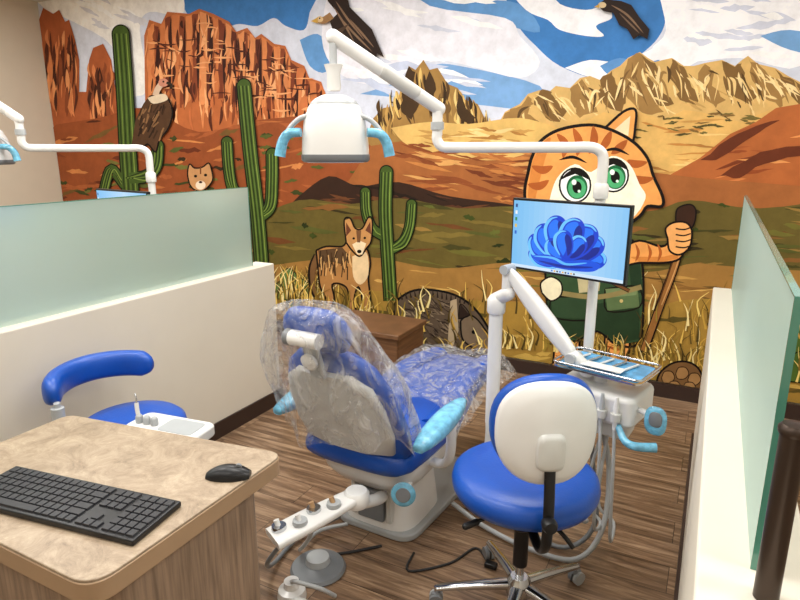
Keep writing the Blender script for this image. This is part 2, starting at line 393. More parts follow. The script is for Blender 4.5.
for i in range(110):
    x=R.choice([R.uniform(42,78),R.uniform(90,114)]); y=R.uniform(28,90) if x<80 else R.uniform(62,100); l=R.uniform(12,36)
    stroke([(x,y),(x+R.uniform(-2,2),y+l/2),(x+R.uniform(-2,3),y+l)],R.uniform(1.4,4.4),R.choice([(96,54,38),(138,78,50),(206,130,84),(220,150,100),(74,42,30)]),taper=True)
# slopes below the mesas
sl=[(20,130),(100,118),(146,108),(200,132),(260,120),(330,118),(372,146),(420,168),(480,180),(520,190),(520,300),(20,300)]
poly(sl,(148,84,50),True)
scatter(sl,240,[(182,112,68),(132,72,44),(106,56,36),(200,132,80),(86,48,34),(168,98,60),(120,92,52)],(12,46),(2.5,8),-.12,.4)
scatter([(60,140),(340,130),(400,170),(400,210),(60,210)],64,[(92,96,50),(70,74,40),(116,112,60),(60,50,32)],(6,18),(4,7),0,.3)
# centre ground
cg=[(372,146),(420,140),(480,146),(540,152),(640,164),(700,178),(1300,230),(1300,300),(380,300)]
poly(cg,(160,102,60),True)
poly([(392,128),(430,122),(470,124),(520,118),(556,130),(540,148),(500,160),(450,156),(410,146)],(214,178,110),True)
scatter([(395,130),(470,126),(550,130),(500,156),(420,146)],28,[(232,202,142),(190,148,86),(170,124,68)],(16,40),(2,5),.05)
scatter([(380,142),(540,148),(640,170),(640,206),(400,200)],90,[(190,128,74),(138,80,48),(116,64,40),(208,158,98),(172,108,62)],(20,60),(2.5,7),.12)
poly([(300,196),(330,176),(360,186),(400,182),(450,196),(520,206),(560,222),(300,226)],(62,44,34),True)
scatter([(310,196),(340,182),(400,186),(500,206),(540,220),(310,222)],30,[(92,60,42),(46,36,28),(110,72,46)],(14,40),(2,6),.12)
# dark olive plain
ol=[(240,226),(300,200),(350,204),(400,198),(460,208),(520,206),(640,212),(690,200),(760,208),(900,200),(1300,230),(1300,340),(240,320)]
poly(ol,(106,94,50),True)
scatter(ol,280,[(78,74,40),(126,110,58),(94,96,50),(148,120,66),(64,56,34),(112,74,44),(136,96,54),(112,108,54)],(18,66),(2.5,8),.06,.15)
scatter(ol,80,[(70,80,38),(50,58,30),(104,108,54)],(6,16),(4,8),0,.2)
bp=[(250,268),(360,256),(440,268),(520,262),(640,272),(700,262),(760,268),(1300,300),(1300,360),(250,320)]
poly(bp,(158,120,66),True)
scatter(bp,130,[(186,146,82),(136,100,54),(200,162,94),(110,86,48),(120,110,54)],(20,66),(2,6),.08,.15)
gb=[(230,286),(330,288),(400,292),(480,300),(560,302),(650,306),(760,300),(1300,350),(1300,700),(230,500)]
poly(gb,(162,130,64),True)
scatter([(240,300),(700,318),(1200,380),(1200,450),(700,395),(240,340)],100,[(120,96,48),(194,162,86),(98,86,44)],(16,50),(3,8),.08,.2)
def grass(u0,u1,n,vo0,vo1,cols,h=(14,34),top=296):
    for i in range(n):
        u=R.uniform(u0,u1); base=400+(u-700)*.168; v=R.uniform(top+(u-400)*.01+vo0,base+vo1); hh=R.uniform(*h)
        stroke([(u,v),(u+R.uniform(-4,4),v-hh*.6),(u+R.uniform(-10,10),v-hh)],R.uniform(1.2,2.8),R.choice(cols),k=3,w2=.3)
gc=[(212,178,94),(228,202,122),(130,104,48),(190,154,74),(98,82,42),(236,218,156),(84,70,36),(150,128,60)]
# cacti
def cactus(paths):
    for P,w in paths:
        stroke(P,w+2.4,(24,30,14)); ell(P[-1][0],P[-1][1],(w+2.4)/2,(w+2.4)/2,(24,30,14))
    for P,w in paths:
        stroke(P,w,(74,94,44)); ell(P[-1][0],P[-1][1],w/2,w/2,(74,94,44))
        for o,c in((-.38,(40,56,28)),(-.24,(112,132,64)),(-.1,(44,60,30)),(.04,(96,118,56)),(.18,(44,60,30)),(.34,(124,144,72))):
            Q=[(p[0]+o*w,p[1]+(o*w if i and i<len(P)-1 and abs(P[i][0]-P[i-1][0])>abs(P[i][1]-P[i-1][1]) else 0)) for i,p in enumerate(P)]
            stroke(Q,1.1,c)
grass(262,1100,260,0,-26,gc)
cactus([([(104,200),(112,170),(120,176),(126,184)],9),([(134,212),(130,150),(127,90),(123,34)],16),([(132,178),(148,176),(158,166),(160,146)],11)])
cactus([([(262,216),(272,206),(274,180),(274,154)],11),([(250,196),(236,190),(231,170),(229,142)],10),([(266,300),(260,220),(252,150),(246,86)],13)])
cactus([([(386,236),(374,228),(368,212),(367,192)],9),([(390,250),(404,242),(411,226),(413,204)],9),([(392,300),(389,250),(387,210),(388,172)],12)])
for x,y in((284,290),(296,298),(290,278),(302,288)): opoly([(x-7,y+8),(x-8,y-4),(x,y-10),(x+8,y-4),(x+7,y+8)],(104,126,72),(40,50,24),1)
for x,y in((790,350),(806,338),(776,362),(820,352),(800,366)): opoly([(x-12,y+14),(x-14,y-4),(x,y-16),(x+14,y-4),(x+12,y+14)],(84,108,50),(30,40,18),1.2)
grass(268,320,70,4,-34,gc,(16,36))
# coyote
t=(174,128,78);dk=(30,22,16)
stroke([(320,256),(314,268),(314,286),(319,300)],10,dk,w2=4); stroke([(320,256),(315,268),(315,286),(319,297)],7.5,(124,92,60),w2=2)
opoly([(318,250),(328,246),(344,246),(350,240),(356,252),(368,248),(372,262),(370,278),(372,298),(370,316),(363,317),(364,300),(360,286),(356,298),(358,316),(350,317),(350,292),(344,284),(334,284),(336,298),(332,310),(334,318),(326,318),(328,300),(322,286),(320,270)],t,dk,1.8,False)
poly([(320,250),(344,247),(352,256),(344,264),(330,260),(322,268)],(96,74,52)); poly([(354,256),(368,252),(370,274),(362,284),(355,276)],(224,198,156),True)
for i in range(44): x=R.uniform(321,352); y=R.uniform(248,266); stroke([(x,y),(x+R.uniform(-3,3),y+R.uniform(7,14))],1.1,R.choice([(80,58,38),(210,168,112),(60,46,32)]))
opoly([(348,242),(346,220),(352,218),(357,228),(364,228),(370,217),(374,220),(373,240),(368,248),(363,255),(359,255),(353,249)],(192,144,92),dk,1.6,False)
poly([(354,244),(361,240),(368,243),(364,254),(359,254)],(236,216,180)); ell(361,251,2.2,1.8,dk); ell(355.5,238,1.3,1.2,dk); ell(366.5,237.5,1.3,1.2,dk)
poly([(348,236),(348,222),(353,230)],(110,68,50)); poly([(373,234),(372,221),(367,230)],(110,68,50))
poly([(358,230),(363,230),(362,242),(359,242)],(120,86,58))
# javelina
jv=[(396,318),(396,304),(406,294),(420,289),(440,290),(458,295),(472,304),(484,318),(493,336),(492,352),(484,357),(474,350),(466,352),(467,368),(456,368),(450,356),(424,352),(422,364),(412,364),(408,350),(400,336)]
opoly(jv,(98,84,70),(18,14,12),2.2)
jr=[(402,318),(403,305),(410,297),(428,293),(447,295),(462,301),(474,316),(480,334),(470,346),(440,350),(410,342)]
scatter(jr,180,[(60,50,44),(130,114,94),(80,68,56),(42,34,30),(148,130,106)],(6,14),(1,2.2),.6,.5)
for i in range(16): stroke([(404+i*4.4,294+abs(i-5)*1.0),(402+i*4.6,286+abs(i-5)*1.2)],2,(50,40,34),w2=.4)
poly([(452,300),(458,298),(460,330),(454,346),(449,344)],(176,158,130))
opoly([(462,320),(470,314),(480,320),(492,338),(496,351),(488,357),(476,348),(464,338)],(120,104,86),(18,14,12),1.6); ell(475,331,2,2,(8,8,8)); ell(491,351,3.4,3,(84,62,56)); opoly([(460,318),(462,303),(471,314)],(54,42,36),(16,12,10),1,False)
grass(400,490,26,54,-8,gc,(8,14))
# vulture
opoly([(160,92),(170,98),(175,112),(171,128),(162,140),(158,152),(150,144),(143,150),(134,146),(138,120),(146,104),(152,96)],(88,64,46),dk,1.6,False)
for i in range(40): x=R.uniform(143,168);y=R.uniform(104,132); stroke([(x,y),(x-R.uniform(1,6),y+R.uniform(5,12))],1.6,R.choice([(50,36,28),(140,106,74),(68,48,34)]))
stroke([(158,96),(160,90),(164,84)],6,(210,184,160)); ell(166,83,5,4.2,(200,140,118)); stroke([(169,83),(174,85),(173,89)],2.6,(60,50,40)); ell(166,82,1,1,dk); poly([(150,98),(166,94),(170,100),(156,104)],(220,202,176),True)
# cougar
opoly([(192,184),(190,174),(192,164),(197,168),(205,167),(211,163),(214,170),(215,180),(209,188),(203,191),(196,189)],(190,144,100),dk,1.4,False)
ell(203,185,5,4.5,(234,216,194)); ell(198,176,1.6,1.4,(30,26,10)); ell(208,175,1.6,1.4,(30,26,10)); ell(203,182,1.8,1.2,(60,30,26)); stroke([(203,166),(203,174)],1.4,(110,66,40))
stroke([(196,192),(204,196),(216,192)],5,(160,112,72))
# eagles
ek=(50,38,32)
poly([(328,-16),(348,-8),(352,8),(362,18),(374,30),(386,58),(379,54),(378,64),(370,52),(366,62),(358,48),(352,50),(346,40),(336,34),(332,22),(340,14),(330,2)],ek)
for P in ([(338,2),(350,20),(366,40)],[(344,20),(356,34),(374,52)],[(342,30),(352,42)],[(352,20),(364,34),(376,48)],[(336,8),(346,24),(356,42)]): stroke(P,2.2,(132,106,84),taper=True)
stroke([(334,16),(326,21),(321,20)],7,(150,116,80)); ell(322,20,3.4,3,(206,180,140)); poly([(320,18),(313,22),(320,24)],(200,160,80)); ell(322,19,.8,.8,dk); poly([(352,24),(340,30),(332,40),(340,38)],(84,66,52))
poly([(598,6),(606,0),(622,2),(632,6),(640,18),(650,30),(648,40),(640,36),(634,40),(628,30),(620,26),(614,14),(604,12)],ek)
stroke([(612,6),(628,16),(644,34)],2.2,(132,106,84),taper=True); stroke([(620,14),(632,26),(640,34)],1.8,(116,94,76),taper=True); ell(603,6,4,3,(206,184,146)); poly([(600,5),(595,8),(600,9)],(200,160,80))
# cartoon bobcat hiker
og=(228,160,92);og2=(172,96,48);og3=(206,134,70);cr=(250,238,216)
stroke([(686,216),(676,262),(660,306),(644,352)],9,dk); stroke([(686,216),(676,262),(660,306),(644,350)],6.4,(150,106,60)); stroke([(684,224),(672,264),(656,310)],1.4,(90,58,32)); stroke([(687,224),(678,262),(662,304)],1.2,(194,148,96))
opoly([(676,218),(678,208),(690,204),(696,210),(694,224),(686,232),(678,228)],(66,44,32),dk,1.6)
for a in(556,606):
    opoly([(a,326),(a+24,326),(a+22,366),(a+26,376),(a-8,376),(a-2,362)],og,dk,2,False)
    for k in range(3): stroke([(a,334+k*10),(a+12,338+k*10),(a+21,334+k*10)],3,og2,taper=True)
    opoly([(a-14,388),(a-10,370),(a+4,364),(a+24,368),(a+28,388)],(96,64,42),dk,2)
opoly([(546,262),(560,240),(620,236),(640,250),(644,292),(640,340),(618,344),(598,330),(576,340),(552,334),(548,300)],(62,86,58),dk,2.2,False)
poly([(548,300),(590,304),(640,296),(640,338),(618,342),(598,328),(576,338),(554,332)],(48,68,46))
poly([(628,246),(640,252),(643,292),(632,292)],(44,64,44))
opoly([(552,296),(590,298),(592,318),(554,316)],(58,80,56),dk,1.6,False); opoly([(606,288),(638,286),(640,306),(608,310)],(98,118,80),dk,1.6,False)
poly([(606,288),(638,286),(637,294),(608,297)],(120,138,96)); ell(622,300,1.8,1.8,(200,180,120))
stroke([(560,292),(600,296),(642,286)],5,(146,132,88)); poly([(574,240),(606,238),(600,290),(580,292)],(190,180,142))
stroke([(560,250),(590,270),(630,290)],4,dk); stroke([(560,250),(590,270),(630,290)],2.6,(120,82,50))
opoly([(543,292),(542,282),(552,276),(562,282),(562,294),(552,300)],(230,222,190),dk,1.6)
opoly([(622,248),(640,240),(662,246),(672,240),(684,246),(680,258),(664,262),(640,262),(624,264)],og,dk,2.2); poly([(630,256),(664,256),(680,252),(678,258),(664,261),(640,261)],og3)
for k in(636,648,658): stroke([(k,243),(k+3,252),(k,261)],3,og2,taper=True)
opoly([(668,238),(666,228),(674,222),(686,222),(692,230),(690,246),(680,254),(670,250)],(234,172,108),dk,2)
for k in range(4): stroke([(676,228+k*6),(684,229+k*6),(691,227+k*6)],1.4,dk)
# head
opoly([(604,130),(624,112),(636,110),(636,126),(632,144),(618,140)],og,dk,2.6,False); poly([(615,130),(631,116),(629,136)],(246,212,174))
hd=[(532,160),(541,142),(560,130),(590,125),(612,130),(634,142),(648,158),(654,176),(663,196),(662,206),(648,206),(640,216),(620,228),(590,234),(558,228),(538,212),(528,206),(526,190),(529,174)]
opoly(hd,og,dk,3.2)
poly([(534,160),(543,144),(552,138),(546,160),(540,184),(534,206),(529,200),(531,176)],og3,True)
for P in ([(558,134),(566,144),(564,158)],[(574,128),(580,142),(578,156)],[(594,126),(595,140),(590,154)],[(612,131),(607,142),(600,152)],[(628,140),(620,148),(612,154)],[(648,162),(636,164),(628,160)],[(654,178),(642,180),(632,176)],[(533,166),(544,170),(554,166)],[(529,184),(540,186),(550,180)]):
    stroke(P,8,og2,taper=True)
poly([(550,202),(558,178),(576,164),(592,172),(612,156),(630,164),(640,184),(646,198),(630,220),(594,232),(558,222)],cr,True)
for ex,ey,rx,ry in((576,185,14.5,16),(614,175,14,15.5)):
    ell(ex,ey,rx+1.8,ry+1.8,dk); ell(ex,ey,rx,ry,(246,246,240)); ell(ex+2,ey+2,10.5,12,(36,104,66)); ell(ex+2,ey+3,8.8,9.8,(86,172,118)); ell(ex+2,ey+2,4.6,6,(14,20,14)); ell(ex-1,ey-3,2.4,2.8,(250,250,250)); ell(ex+4,ey+6,1.4,1.4,(220,240,225))
    poly([(ex-rx-2,ey-4),(ex-rx*.6,ey-ry*.75),(ex,ey-ry-2),(ex+rx*.7,ey-ry*.8),(ex+rx+2,ey-4),(ex+rx*.6,ey-ry*.5),(ex,ey-ry*.7),(ex-rx*.6,ey-ry*.5)],dk)
stroke([(560,160),(574,157),(588,163)],3.2,dk,taper=True); stroke([(602,152),(616,149),(630,155)],3.2,dk,taper=True)
opoly([(588,204),(602,202),(597,211)],(206,110,100),dk,1.4,False)
grass(480,720,130,52,-24,gc,(10,24)); grass(270,480,110,10,-20,gc,(10,26)); grass(640,1100,160,20,-20,gc,(12,28))
# tortoise by the hiker
opoly([(656,386),(660,372),(672,362),(686,360),(698,366),(704,380),(702,388),(680,392)],(120,90,58),dk,2)
for x,y in((668,376),(682,372),(694,378),(674,386),(689,387)): opoly([(x-6,y),(x-3,y-6),(x+4,y-6),(x+7,y),(x+3,y+5),(x-4,y+5)],(158,122,80),(60,42,28),1,False)
opoly([(656,384),(648,380),(646,388),(654,392)],(138,116,80),dk,1.4); ell(650,385,1,1,dk)
for x in(664,694): opoly([(x-4,388),(x+5,388),(x+4,396),(x-4,396)],(130,108,74),dk,1.2,False)
me=bpy.data.meshes.new('desert_mural'); me.from_pydata(MV,[],MF)
ca=me.color_attributes.new('Col','FLOAT_COLOR','CORNER')
for p,c in zip(me.polygons,MC):
    for li in p.loop_indices: ca.data[li].color=c
mm_=bpy.data.materials.new('mural_paint'); mm_.use_nodes=True; nt=mm_.node_tree; b=nt.nodes['Principled BSDF']
a=nt.nodes.new('ShaderNodeVertexColor'); a.layer_name='Col'
tc=nt.nodes.new('ShaderNodeTexCoord'); n=nt.nodes.new('ShaderNodeTexNoise'); n.inputs['Scale'].default_value=9; n.inputs['Detail'].default_value=7; n.inputs['Roughness'].default_value=.65
nt.links.new(tc.outputs['Object'],n.inputs['Vector'])
r=nt.nodes.new('ShaderNodeValToRGB'); r.color_ramp.elements[0].color=(.93,.93,.93,1); r.color_ramp.elements[1].color=(1.15,1.15,1.15,1); r.color_ramp.elements[0].position=.35; r.color_ramp.elements[1].position=.65
nt.links.new(n.outputs['Fac'],r.inputs['Fac'])
mx=nt.nodes.new('ShaderNodeMixRGB'); mx.blend_type='MULTIPLY'; mx.inputs[0].default_value=1
nt.links.new(a.outputs['Color'],mx.inputs[1]); nt.links.new(r.outputs['Color'],mx.inputs[2]); nt.links.new(mx.outputs[0],b.inputs['Base Color'])
b.inputs['Roughness'].default_value=.6; b.inputs['Specular IOR Level'].default_value=.2
me.materials.append(mm_)
mo=bpy.data.objects.new('desert_mural',me); bpy.context.scene.collection.objects.link(mo)

# ------------------------------------------------------------------ wooden bench
G=Grp('wooden_bench',(-2.17,3.66,0),rz=0)
box(G,'top',(0,0,.412),(.74,.46,.035),BENCH,bevel=.006)
box(G,'panel_front',(0,-.20,.197),(.70,.025,.394),BENCH,bevel=.003)
box(G,'panel_back',(0,.20,.197),(.70,.025,.394),BENCH,bevel=.003)
box(G,'panel_left',(-.34,0,.197),(.025,.372,.394),BENCH,bevel=.003)
box(G,'panel_right',(.34,0,.197),(.025,.372,.394),BENCH,bevel=.003)

# ------------------------------------------------------------------ desk
def stone():
    m=bpy.data.materials.new('stone_laminate'); m.use_nodes=True; nt=m.node_tree; b=nt.nodes['Principled BSDF']; L=nt.links.new
    tc=nt.nodes.new('ShaderNodeTexCoord'); n=nt.nodes.new('ShaderNodeTexNoise'); n.inputs['Scale'].default_value=11; n.inputs['Detail'].default_value=12; n.inputs['Roughness'].default_value=.82; n.inputs['Distortion'].default_value=.8
    L(tc.outputs['Object'],n.inputs['Vector'])
    r=nt.nodes.new('ShaderNodeValToRGB'); e=r.color_ramp.elements; e[0].position=.34; e[0].color=C(122,104,84); e[1].position=.68; e[1].color=C(186,168,144); x=e.new(.5); x.color=C(158,139,116)
    v=nt.nodes.new('ShaderNodeTexVoronoi'); v.inputs['Scale'].default_value=34; L(tc.outputs['Object'],v.inputs['Vector'])
    r2=nt.nodes.new('ShaderNodeValToRGB'); r2.color_ramp.elements[0].color=(1.6,1.6,1.56,1); r2.color_ramp.elements[0].position=.0; r2.color_ramp.elements[1].color=(1,1,1,1); r2.color_ramp.elements[1].position=.16
    L(v.outputs['Distance'],r2.inputs['Fac']); mx=nt.nodes.new('ShaderNodeMixRGB'); mx.blend_type='MULTIPLY'; mx.inputs[0].default_value=.5
    L(n.outputs['Fac'],r.inputs['Fac']); L(r.outputs['Color'],mx.inputs[1]); L(r2.outputs['Color'],mx.inputs[2]); L(mx.outputs[0],b.inputs['Base Color']); b.inputs['Roughness'].default_value=.42
    return m
STONE=stone()
DESKW=M('desk_woodgrain',(142,120,100),.5,var=.32,vscale=4,stretch=(22,22,1.2))
G=Grp('reception_desk',(-1.5,.98,0),world=True)
P=rpoly([(-1.93,1.19),(-1.93,.66),(-1.085,.66),(-1.085,1.315)],[.04,.05,.07,.05])
prism(G,'countertop',P,.708,.75,STONE,bevel=.003)
prism(G,'counter_edge_band',rpoly([(-1.932,1.192),(-1.932,.658),(-1.083,.658),(-1.083,1.317)],[.04,.05,.07,.05]),.690,.743,EDGE,bevel=.004)
prism(G,'cabinet_body',rpoly([(-1.87,1.13),(-1.87,.74),(-1.13,.74),(-1.13,1.25)],[.02,.03,.08,.05]),.08,.690,DESKW)
prism(G,'toe_kick',rpoly([(-1.84,1.10),(-1.84,.78),(-1.19,.78),(-1.19,1.2)],.03),0,.08,BASEM)

# keyboard
G=Grp('computer_keyboard',(-1.41,.835,.75),rz=math.radians(9))
W,D=.57,.175
box(G,'case',(0,0,.009),(W,D,.016),BLACK,bevel=.004)
vs=[];fs=[]
def keybox(x0,x1,y0,y1,z0,z1):
    b=len(vs);q=.0016
    for z,i in((z0,0),(z1,q)):
        vs.extend([(x0+i,y0+i,z),(x1-i,y0+i,z),(x1-i,y1-i,z),(x0+i,y1-i,z)])
    fs.extend([(b+4,b+5,b+6,b+7)]+[(b+j,b+(j+1)%4,b+4+(j+1)%4,b+4+j) for j in range(4)])
rows=6; rh=(D-.02)/rows
for r_ in range(rows):
    y=-D/2+.010+r_*rh; x=-W/2+.012; pitch=.0241
    blocks=[(15,0),(3,.010),(4,.010)]
    for nb,(cnt,gap) in enumerate(blocks):
        x+=gap; k=0
        while k<cnt:
            w=1
            if r_==0 and nb==0 and k==4: w=6
            elif nb==0 and k+1<cnt and ((r_==1 and k in(0,13)) or (r_==2 and k in(0,13)) or (r_==4 and k==13)): w=2
            if k+w>cnt: w=cnt-k
            if not(nb==1 and r_ in(2,) ) and not(nb==1 and r_==1 and k!=1):
                keybox(x+.001,x+pitch*w-.001,y+.001,y+rh-.001,.0165,.0215)
            x+=pitch*w;k+=w
mk(G,'keys',vs,fs,DKEY,smooth=False)
# mouse
G=Grp('computer_mouse',(-1.14,1.135,.75),rz=math.radians(-62))
rings=[]
for i in range(13):
    s=i/12; y=-.062+.124*s; w=.034*math.sin(pi*(.06+.88*s))**.45; h=.036*math.sin(pi*(.05+.85*s))**.6
    rings.append([Vector((w*math.cos(a),y,max(.001,h*max(0,math.sin(a))))) for a in [2*pi*j/24 for j in range(24)]])
loft(G,'shell',rings,BLACK)
cyl(G,'scroll_wheel',(-.004,.030,.030),(.004,.030,.030),.009,GREY)

# ------------------------------------------------------------------ stools
def star_base(G,zseat,rad=.29):
    lathe(G,'hub',[(0,.075),(.045,.075),(.05,.10),(.042,.135),(.03,.15),(0,.15)],(0,0,0),CHROME)
    cyl(G,'gas_column',(0,0,.14),(0,0,.34),.016,CHROME)
    cyl(G,'column_sleeve',(0,0,.20),(0,0,zseat-.10),.026,BLACK)
    for k in range(5):
        a=2*pi*k/5+.5; d=Vector((math.cos(a),math.sin(a),0)); s=Vector((-d.y,d.x,0))
        rr=[]
        for i in range(7):
            t=i/6; c=d*(.03+(rad-.03)*t)+Vector((0,0,.115-.03*t-.012*t*t))
            rr.append(sring(c,s,(0,0,1),.024-.009*t,.018-.008*t,2.6,16))
        loft(G,f'leg_{k+1}',rr,CHROME)
        c=d*rad
        cyl(G,f'caster_stem_{k+1}',c+Vector((0,0,.05)),c+Vector((0,0,.08)),.008,CHROME)
        for q in(-1,1):
            w=c+s*q*.013+Vector((0,0,.026))
            cyl(G,f'caster_wheel_{k+1}',w-s*.008,w+s*.008,.026,LGREY if q<0 else GREY)
        capsule(G,f'caster_fork_{k+1}',c+Vector((0,0,.046))-d*.008,c+Vector((0,0,.046))+d*.008,.012,GREY)
def seat(G,z,r):
    lathe(G,'seat_cushion',[(0,z-.085),(r*.8,z-.085),(r*.95,z-.078),(r*1.0,z-.055),(r*1.01,z-.035),(r*.985,z-.012),(r*.9,z+.004),(r*.6,z+.010),(r*.25,z+.004),(0,z+.003)],(0,0,0),BLUE,n=56,angle=80)
    lathe(G,'seat_pan',[(0,z-.105),(r*.6,z-.105),(r*.8,z-.086),(0,z-.086)],(0,0,0),BLACK)
G=Grp('operator_stool',(-.48,1.86,0),rz=math.radians(29))
z=.575; star_base(G,z,.30); seat(G,z,.25)
box(G,'mechanism',(0,-.02,z-.135),(.10,.22,.05),BLACK,bevel=.012)
tube(G,'height_lever',[(.02,0,z-.14),(-.10,-.03,z-.15),(-.19,-.05,z-.175)],.007,BLACK)
capsule(G,'lever_knob',(-.17,-.045,z-.17),(-.21,-.055,z-.18),.012,BLACK)
tube(G,'tilt_lever',[(.02,0,z-.14),(.10,-.10,z-.17),(.14,-.14,z-.21)],.008,BLACK)
tube(G,'back_bar',[(0,-.10,z-.14),(0,-.22,z-.145),(0,-.285,z-.10),(0,-.30,z),(0,-.285,z+.16)],.017,BLACK,flat=.5)
lathe(G,'bar_knob',[(0,0),(.022,0),(.024,.02),(.018,.034),(0,.036)],(0,-.30,z+.0),BLACK,axis=(0,-1,0))
zb=z+.268
def padring(y,hx,hz,e=2.25,zz=0,curve=.05):
    rr=sring((0,y,zb+zz),(1,0,0),(0,0,1),hx,hz,e,48)
    return [Vector((p.x,p.y+curve*(p.x/.17)**2,p.z)) for p in rr]
rr=[padring(-.195,.09,.10),padring(-.189,.135,.145),padring(-.20,.156,.164),padring(-.22,.165,.173),padring(-.238,.162,.170),padring(-.25,.15,.16),padring(-.252,.08,.09)]
loft(G,'backrest_cushion',rr,BLUE,angle=80)
rr=[padring(-.240,.152,.163,2.4,-.004),padring(-.256,.155,.166,2.4,-.004),padring(-.268,.146,.157,2.4,-.004),padring(-.278,.11,.12,2.3,-.004),padring(-.283,.04,.05,2.2,-.004)]
loft(G,'backrest_shell',rr,WHITE,angle=80)
rr=[sring((0,-.275,zb-.05),(1,0,0),(0,0,1),.045,.062,4,28),sring((0,-.292,zb-.05),(1,0,0),(0,0,1),.040,.056,4,28),sring((0,-.297,zb-.05),(1,0,0),(0,0,1),.028,.044,4,28)]
loft(G,'bracket_cover',rr,WHITE2)

G=Grp('assistant_stool',(-2.08,1.55,0),rz=0)
z=.545; star_base(G,z,.24); seat(G,z,.215)
ap=[]
for i in range(10):
    a=math.radians(248-i*16.5); ap.append((.225*math.cos(a)-.03,.225*math.sin(a)-.04,z+.175+.012*math.sin(i/9*pi)))
pp,T,N=frames(catmull(ap,4)); rr=[]; m=len(pp)
for i in range(m):
    s=i/(m-1); q=min(1,math.sin(pi*s)*3.2+.12)**.5; B=T[i].cross(N[i])
    rr.append(sring(pp[i],B,N[i],.036*q,.058*q,2.6,24))
loft(G,'arm_support_pad',rr,BLUE,angle=80)
tube(G,'support_post',[(0,-.02,z-.12),(-.13,-.16,z-.12),(-.13,-.22,z-.05),(-.105,-.245,z+.15)],.012,LGREY)
lathe(G,'post_joint',[(0,0),(.024,0),(.024,.05),(0,.052)],(-.105,-.245,z+.08),LGREY)

# instrument cart next to the assistant stool
G=Grp('instrument_cart',(-1.715,1.43,0),rz=math.radians(8))
prism(G,'tray_top',rpoly([(-.16,-.075),(.16,-.075),(.16,.075),(-.16,.075)],.04),.61,.655,WHITE,bevel=.01)
prism(G,'tray_recess',rpoly([(-.02,-.05),(.13,-.05),(.13,.05),(-.02,.05)],.02),.655,.657,LGREY)
cyl(G,'column',(0,0,.05),(0,0,.61),.022,WHITE)
lathe(G,'base',[(0,0.0),(.14,0.0),(.14,.02),(.12,.04),(.03,.06),(0,.06)],(0,0,0),WHITE2)
for k,xx in enumerate((-.12,-.085,-.05)):
    capsule(G,f'holder_{k+1}',(xx,-.02,.66),(xx,-.02,.675),.014,LGREY)
tube(G,'syringe',[(-.12,-.02,.67),(-.125,-.02,.70),(-.13,-.015,.73)],.008,WHITE)
tube(G,'syringe_tip',[(-.13,-.015,.73),(-.134,-.01,.75),(-.142,-.005,.762)],.003,CHROME)

# ------------------------------------------------------------------ dental chair
def film():
    m=bpy.data.materials.new('clear_plastic_cover'); m.use_nodes=True; nt=m.node_tree; nt.nodes.clear(); L=nt.links.new
    o=nt.nodes.new('ShaderNodeOutputMaterial'); tr=nt.nodes.new('ShaderNodeBsdfTransparent'); tr.inputs['Color'].default_value=(.975,.975,.975,1)
    pb=nt.nodes.new('ShaderNodeBsdfPrincipled'); pb.inputs['Base Color'].default_value=(.86,.85,.83,1); pb.inputs['Roughness'].default_value=.09; pb.inputs['Specular IOR Level'].default_value=1.0
    tc=nt.nodes.new('ShaderNodeTexCoord'); n=nt.nodes.new('ShaderNodeTexNoise'); n.inputs['Scale'].default_value=7; n.inputs['Detail'].default_value=5; n.inputs['Distortion'].default_value=2.6
    mp=nt.nodes.new('ShaderNodeMapping'); mp.inputs['Scale'].default_value=(1.7,1.7,.7); L(tc.outputs['Object'],mp.inputs[0]); L(mp.outputs[0],n.inputs['Vector'])
    bu=nt.nodes.new('ShaderNodeBump'); bu.inputs['Strength'].default_value=1; bu.inputs['Distance'].default_value=.07; L(n.outputs['Fac'],bu.inputs['Height']); L(bu.outputs[0],pb.inputs['Normal'])
    r=nt.nodes.new('ShaderNodeValToRGB'); r.color_ramp.elements[0].position=.40; r.color_ramp.elements[0].color=(.12,.12,.12,1); r.color_ramp.elements[1].position=.66; r.color_ramp.elements[1].color=(.46,.46,.46,1)
    L(n.outputs['Fac'],r.inputs['Fac'])
    mx=nt.nodes.new('ShaderNodeMixShader'); L(r.outputs['Color'],mx.inputs[0]); L(tr.outputs[0],mx.inputs[1]); L(pb.outputs[0],mx.inputs[2]); L(mx.outputs[0],o.inputs[0]); return m
FILM=film()
G=Grp('dental_chair',(-1.19,2.15,0),rz=math.radians(-2))
X=(1,0,0)
prism(G,'base_plate',rpoly([(-.20,-.14),(.20,-.14),(.24,.62),(-.24,.62)],.09),0,.035,LGREY,bevel=.01)
rr=[sring((0,.06,.03),X,(0,1,0),.18,.19,4,36),sring((0,.07,.12),X,(0,1,0),.165,.18,4,36),sring((0,.07,.2),X,(0,1,0),.15,.18,4,36),sring((0,.06,.30),X,(0,1,0),.165,.22,4,36),sring((0,.06,.36),X,(0,1,0),.19,.27,4,36)]
loft(G,'lift_housing',rr,WHITE,angle=60)
rr=[sring((0,.06,.27),X,(0,1,0),.20,.25,4,36),sring((0,.07,.32),X,(0,1,0),.235,.30,4,36),sring((0,.08,.385),X,(0,1,0),.245,.33,4,36)]
loft(G,'seat_frame',rr,WHITE,angle=60)
box(G,'lift_slot',(0,-.125,.14),(.13,.03,.14),GREY,bevel=.006)
box(G,'lift_link_left',(-.09,-.115,.17),(.025,.04,.20),WHITE2,bevel=.006)
box(G,'lift_link_right',(.09,-.115,.17),(.025,.04,.20),WHITE2,bevel=.006)
prof=[(-.29,.44,.16,.02),(-.275,.44,.235,.05),(-.22,.445,.262,.066),(-.10,.445,.27,.068),(.05,.44,.27,.062),(.22,.445,.265,.060),(.36,.475,.25,.052),(.50,.50,.235,.045),(.66,.50,.22,.04),(.84,.485,.205,.036),(.91,.478,.18,.028),(.93,.475,.10,.012)]
rr=[]
